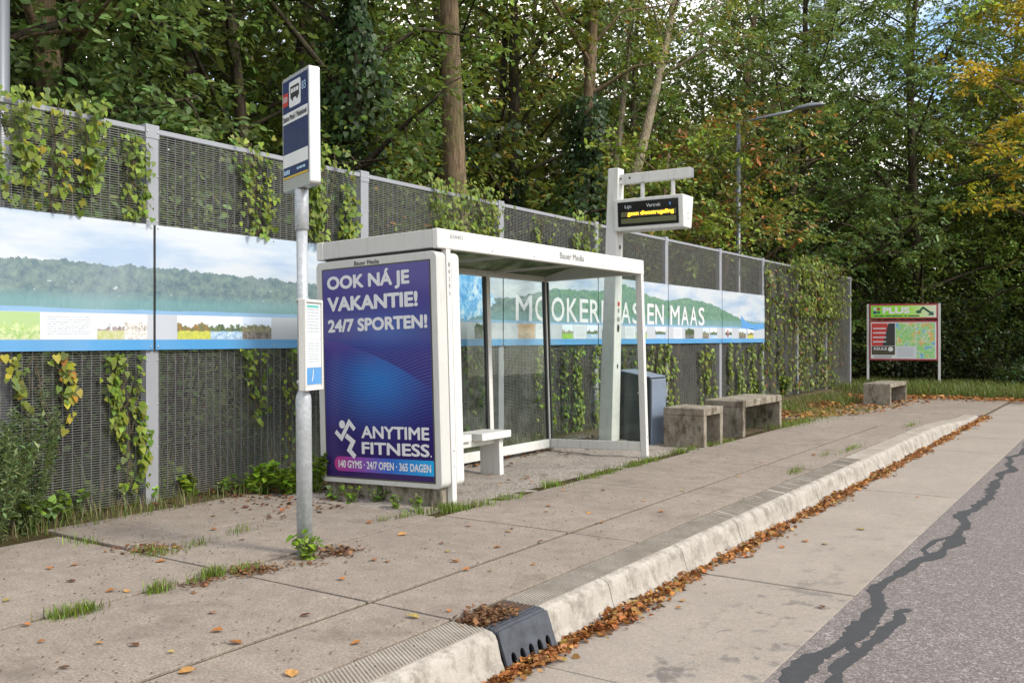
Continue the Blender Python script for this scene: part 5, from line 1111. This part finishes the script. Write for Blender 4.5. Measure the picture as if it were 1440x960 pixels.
# verge grass along the fence foot and at the end of the street
n = 20000; y = rng.uniform(2.2, 27, n); x = rng.uniform(-6.62, -5.98, n) + np.where(y > 10.5, rng.uniform(0, .9, n) * rng.random(n), 0); k = (np.sin(y * 2.1) + np.sin(y * .9 + 2) + .9 * rng.standard_normal(n)) > -.2
zf = -.03 - .10 * smooth01(15, 19, y)
blades('verge_grass', np.stack([x, y, zf], 1)[k], .03, .16, GRD, .0032)
n = 26000; x = rng.uniform(-7, 5, n); y = 24.6 + np.maximum(0, x + 2.) + 5.5 * rng.random(n) ** 1.2; blades('lawn_grass', np.stack([x, y, np.full(n, -.14)], 1), .08, .30, GR, .008)
n = 5000; y = rng.uniform(17, 25, n); x = rng.uniform(-6.4, -5.0, n); k = np.sin(x * 3 + y * 1.7) > .1; blades('verge_grass', np.stack([x, y, np.full(n, -.14)], 1)[k], .04, .15, GR, .006)
n = 14000; x = rng.uniform(-11, -6.65, n); y = rng.uniform(2, 24, n); blades('undergrowth_grass', np.stack([x, y, np.full(n, .02)], 1), .10, .40, GRD + DARK, .006)
DL = [(.40, .17, .045, 3), (.30, .12, .032, 3), (.50, .27, .09, 2), (.16, .065, .026, 2), (.36, .25, .07, .5)]
def litter(name, P, size, flat=.5, pal=DL):
    n = len(P); a = rng.uniform(0, 2 * math.pi, n); D_ = np.stack([np.cos(a), np.sin(a), flat * .6 * rng.standard_normal(n)], 1); N_ = np.stack([flat * rng.standard_normal(n), flat * rng.standard_normal(n), np.ones(n)], 1)
    o = link(name, leaf_mesh(name, P, D_, N_, size * (.5 + .8 * rng.random(n)), tints(n, pal, .25), T_CURL, Q_HEX, 'dry_leaf')); o['kind'] = 'stuff'; return o
n = 7200; y = np.concatenate([rng.uniform(2.0, 19.5, n), 3.75 + .35 * rng.standard_normal(900)]); n = len(y); hh = .5 + .28 * np.sin(y * 3.1) + .22 * np.sin(y * 7.3 + 1)
hh = np.clip(hh, .12, 1); q = np.abs(rng.standard_normal(n)) * .5 * (.35 + .75 * hh); x = -2.275 + .125 * q; z = -.178 + rng.random(n) * .055 * hh * np.exp(-q * 1.3) + .004
blk = rng.random(n) < .35 + .65 * hh; litter('gutter_leaves', np.stack([x, y, z], 1)[blk], .038, .55)
n = 3000; y = rng.uniform(14, 26, n); x = -6.3 + 1.9 * rng.random(n) + .12 * (y - 14) * rng.random(n) * .8; litter('verge_leaves', np.stack([x, y, -.02 - .11 * smooth01(15, 19, y)], 1), .085, .35)
n = 1800; x = rng.uniform(-5.5, 2, n); y = 23.9 + np.maximum(0, x + 2) + .45 * rng.standard_normal(n); litter('verge_leaves', np.stack([x, y, np.full(n, -.115)], 1), .085, .35)
n = 900; y = rng.uniform(5.5, 10.8, n); x = -5.95 + .22 * np.abs(rng.standard_normal(n)); litter('shelter_leaves', np.stack([x, y, np.full(n, .0)], 1), .05, .35, [(.16, .075, .035, 2), (.10, .05, .028, 2), (.30, .16, .06, 1)])
n = 260; x = rng.uniform(-6.5, -4.3, n); y = 5.1 + .35 * rng.standard_normal(n); k = x < -5.0; litter('shelter_leaves', np.stack([x, y, np.full(n, .004)], 1)[k], .045, .35, [(.16, .075, .035), (.10, .05, .028)])
sp = np.concatenate([tline(G(165, 775), G(240, 770), 160, .08), tline(G(335, 805), G(440, 790), 260, .06), tline(G(190, 850), G(300, 815), 60, .05), tline(G(660, 875), G(740, 858), 160, .04), tuft(*G(690, 862), .05, .07, 200), tuft(-4.0, 4.08, .07, .09, 160)]); sp[:, 2] = .006; litter('seam_litter', sp, .028, .4, [(.17, .085, .04, 2), (.12, .06, .03, 2), (.26, .13, .05, 1)])
# fine crumbs and twigs on the paving
n = 3400; x = np.concatenate([rng.uniform(-4.2, -2.4, n // 2), rng.uniform(-6, -4.2, n - n // 2)]); y = np.concatenate([1.5 + 14 * rng.random(n // 2) ** 1.5, rng.uniform(1.8, 10.5, n - n // 2)])
litter('paving_crumbs', np.stack([x, y, np.full(n, .003)], 1), .011, .2, [(.10, .06, .035, 2), (.055, .04, .028, 2), (.22, .12, .05, 1)])
# single fallen leaves
lm = []
for k in range(6):
    T = T_CURL * np.array([1, rng.uniform(.8, 1.3), rng.uniform(.5, 1.1)]); me = leaf_mesh('fallen_leaf', np.array([[-.5, 0, .0]]), np.array([[1., 0, 0]]), np.array([[0, 0, 1.]]), np.array([1.]), tints(1, DL, .15), T, Q_HEX, 'dry_leaf'); lm.append(me)
px_l = [(58, 903), (140, 905), (188, 908), (240, 918), (70, 800), (105, 795), (155, 832), (178, 832), (100, 818), (10, 845), (36, 880), (298, 862), (305, 888), (410, 948), (430, 866), (350, 700), (405, 714), (380, 690), (520, 735), (566, 752), (620, 765), (630, 776), (640, 790), (545, 790), (526, 788), (715, 748), (720, 744), (690, 803), (655, 802), (750, 794), (768, 720), (828, 722), (760, 762), (580, 868), (632, 860), (700, 770), (772, 712), (704, 682), (716, 676), (735, 674), (748, 678), (742, 672), (690, 668), (792, 690), (848, 690), (960, 690), (1010, 640), (1070, 650), (1145, 640), (905, 705), (1155, 854), (1160, 766), (1132, 762), (1100, 770), (955, 855), (960, 845), (890, 862), (1210, 745), (1290, 700), (226, 790), (300, 745), (250, 770), (340, 760), (460, 770), (480, 815), (500, 905), (330, 905), (262, 945), (90, 940), (600, 705), (660, 740), (845, 735), (930, 720), (1040, 670)]
for i, (x, y) in enumerate(px_l):
    rd = x > 870 and y > 735 or y > 760 and x > 1000; z = -.178 if rd else .0; gx, gy = on_ground(x, y, z); s_ = random.uniform(.032, .07)
    o = link('fallen_leaf', lm[i % 6], None, 0, (gx, gy, z + .006), (random.uniform(-.15, .15), random.uniform(-.15, .15), random.uniform(0, 6.28))); o.scale = (s_, s_, s_)
    tag(o, 'single fallen brown leaf lying on the concrete slabs' if not rd else 'single fallen brown leaf lying on the roadway slabs', 'leaf', 'leaves fallen on the pavement' if not rd else 'leaves fallen on the road')
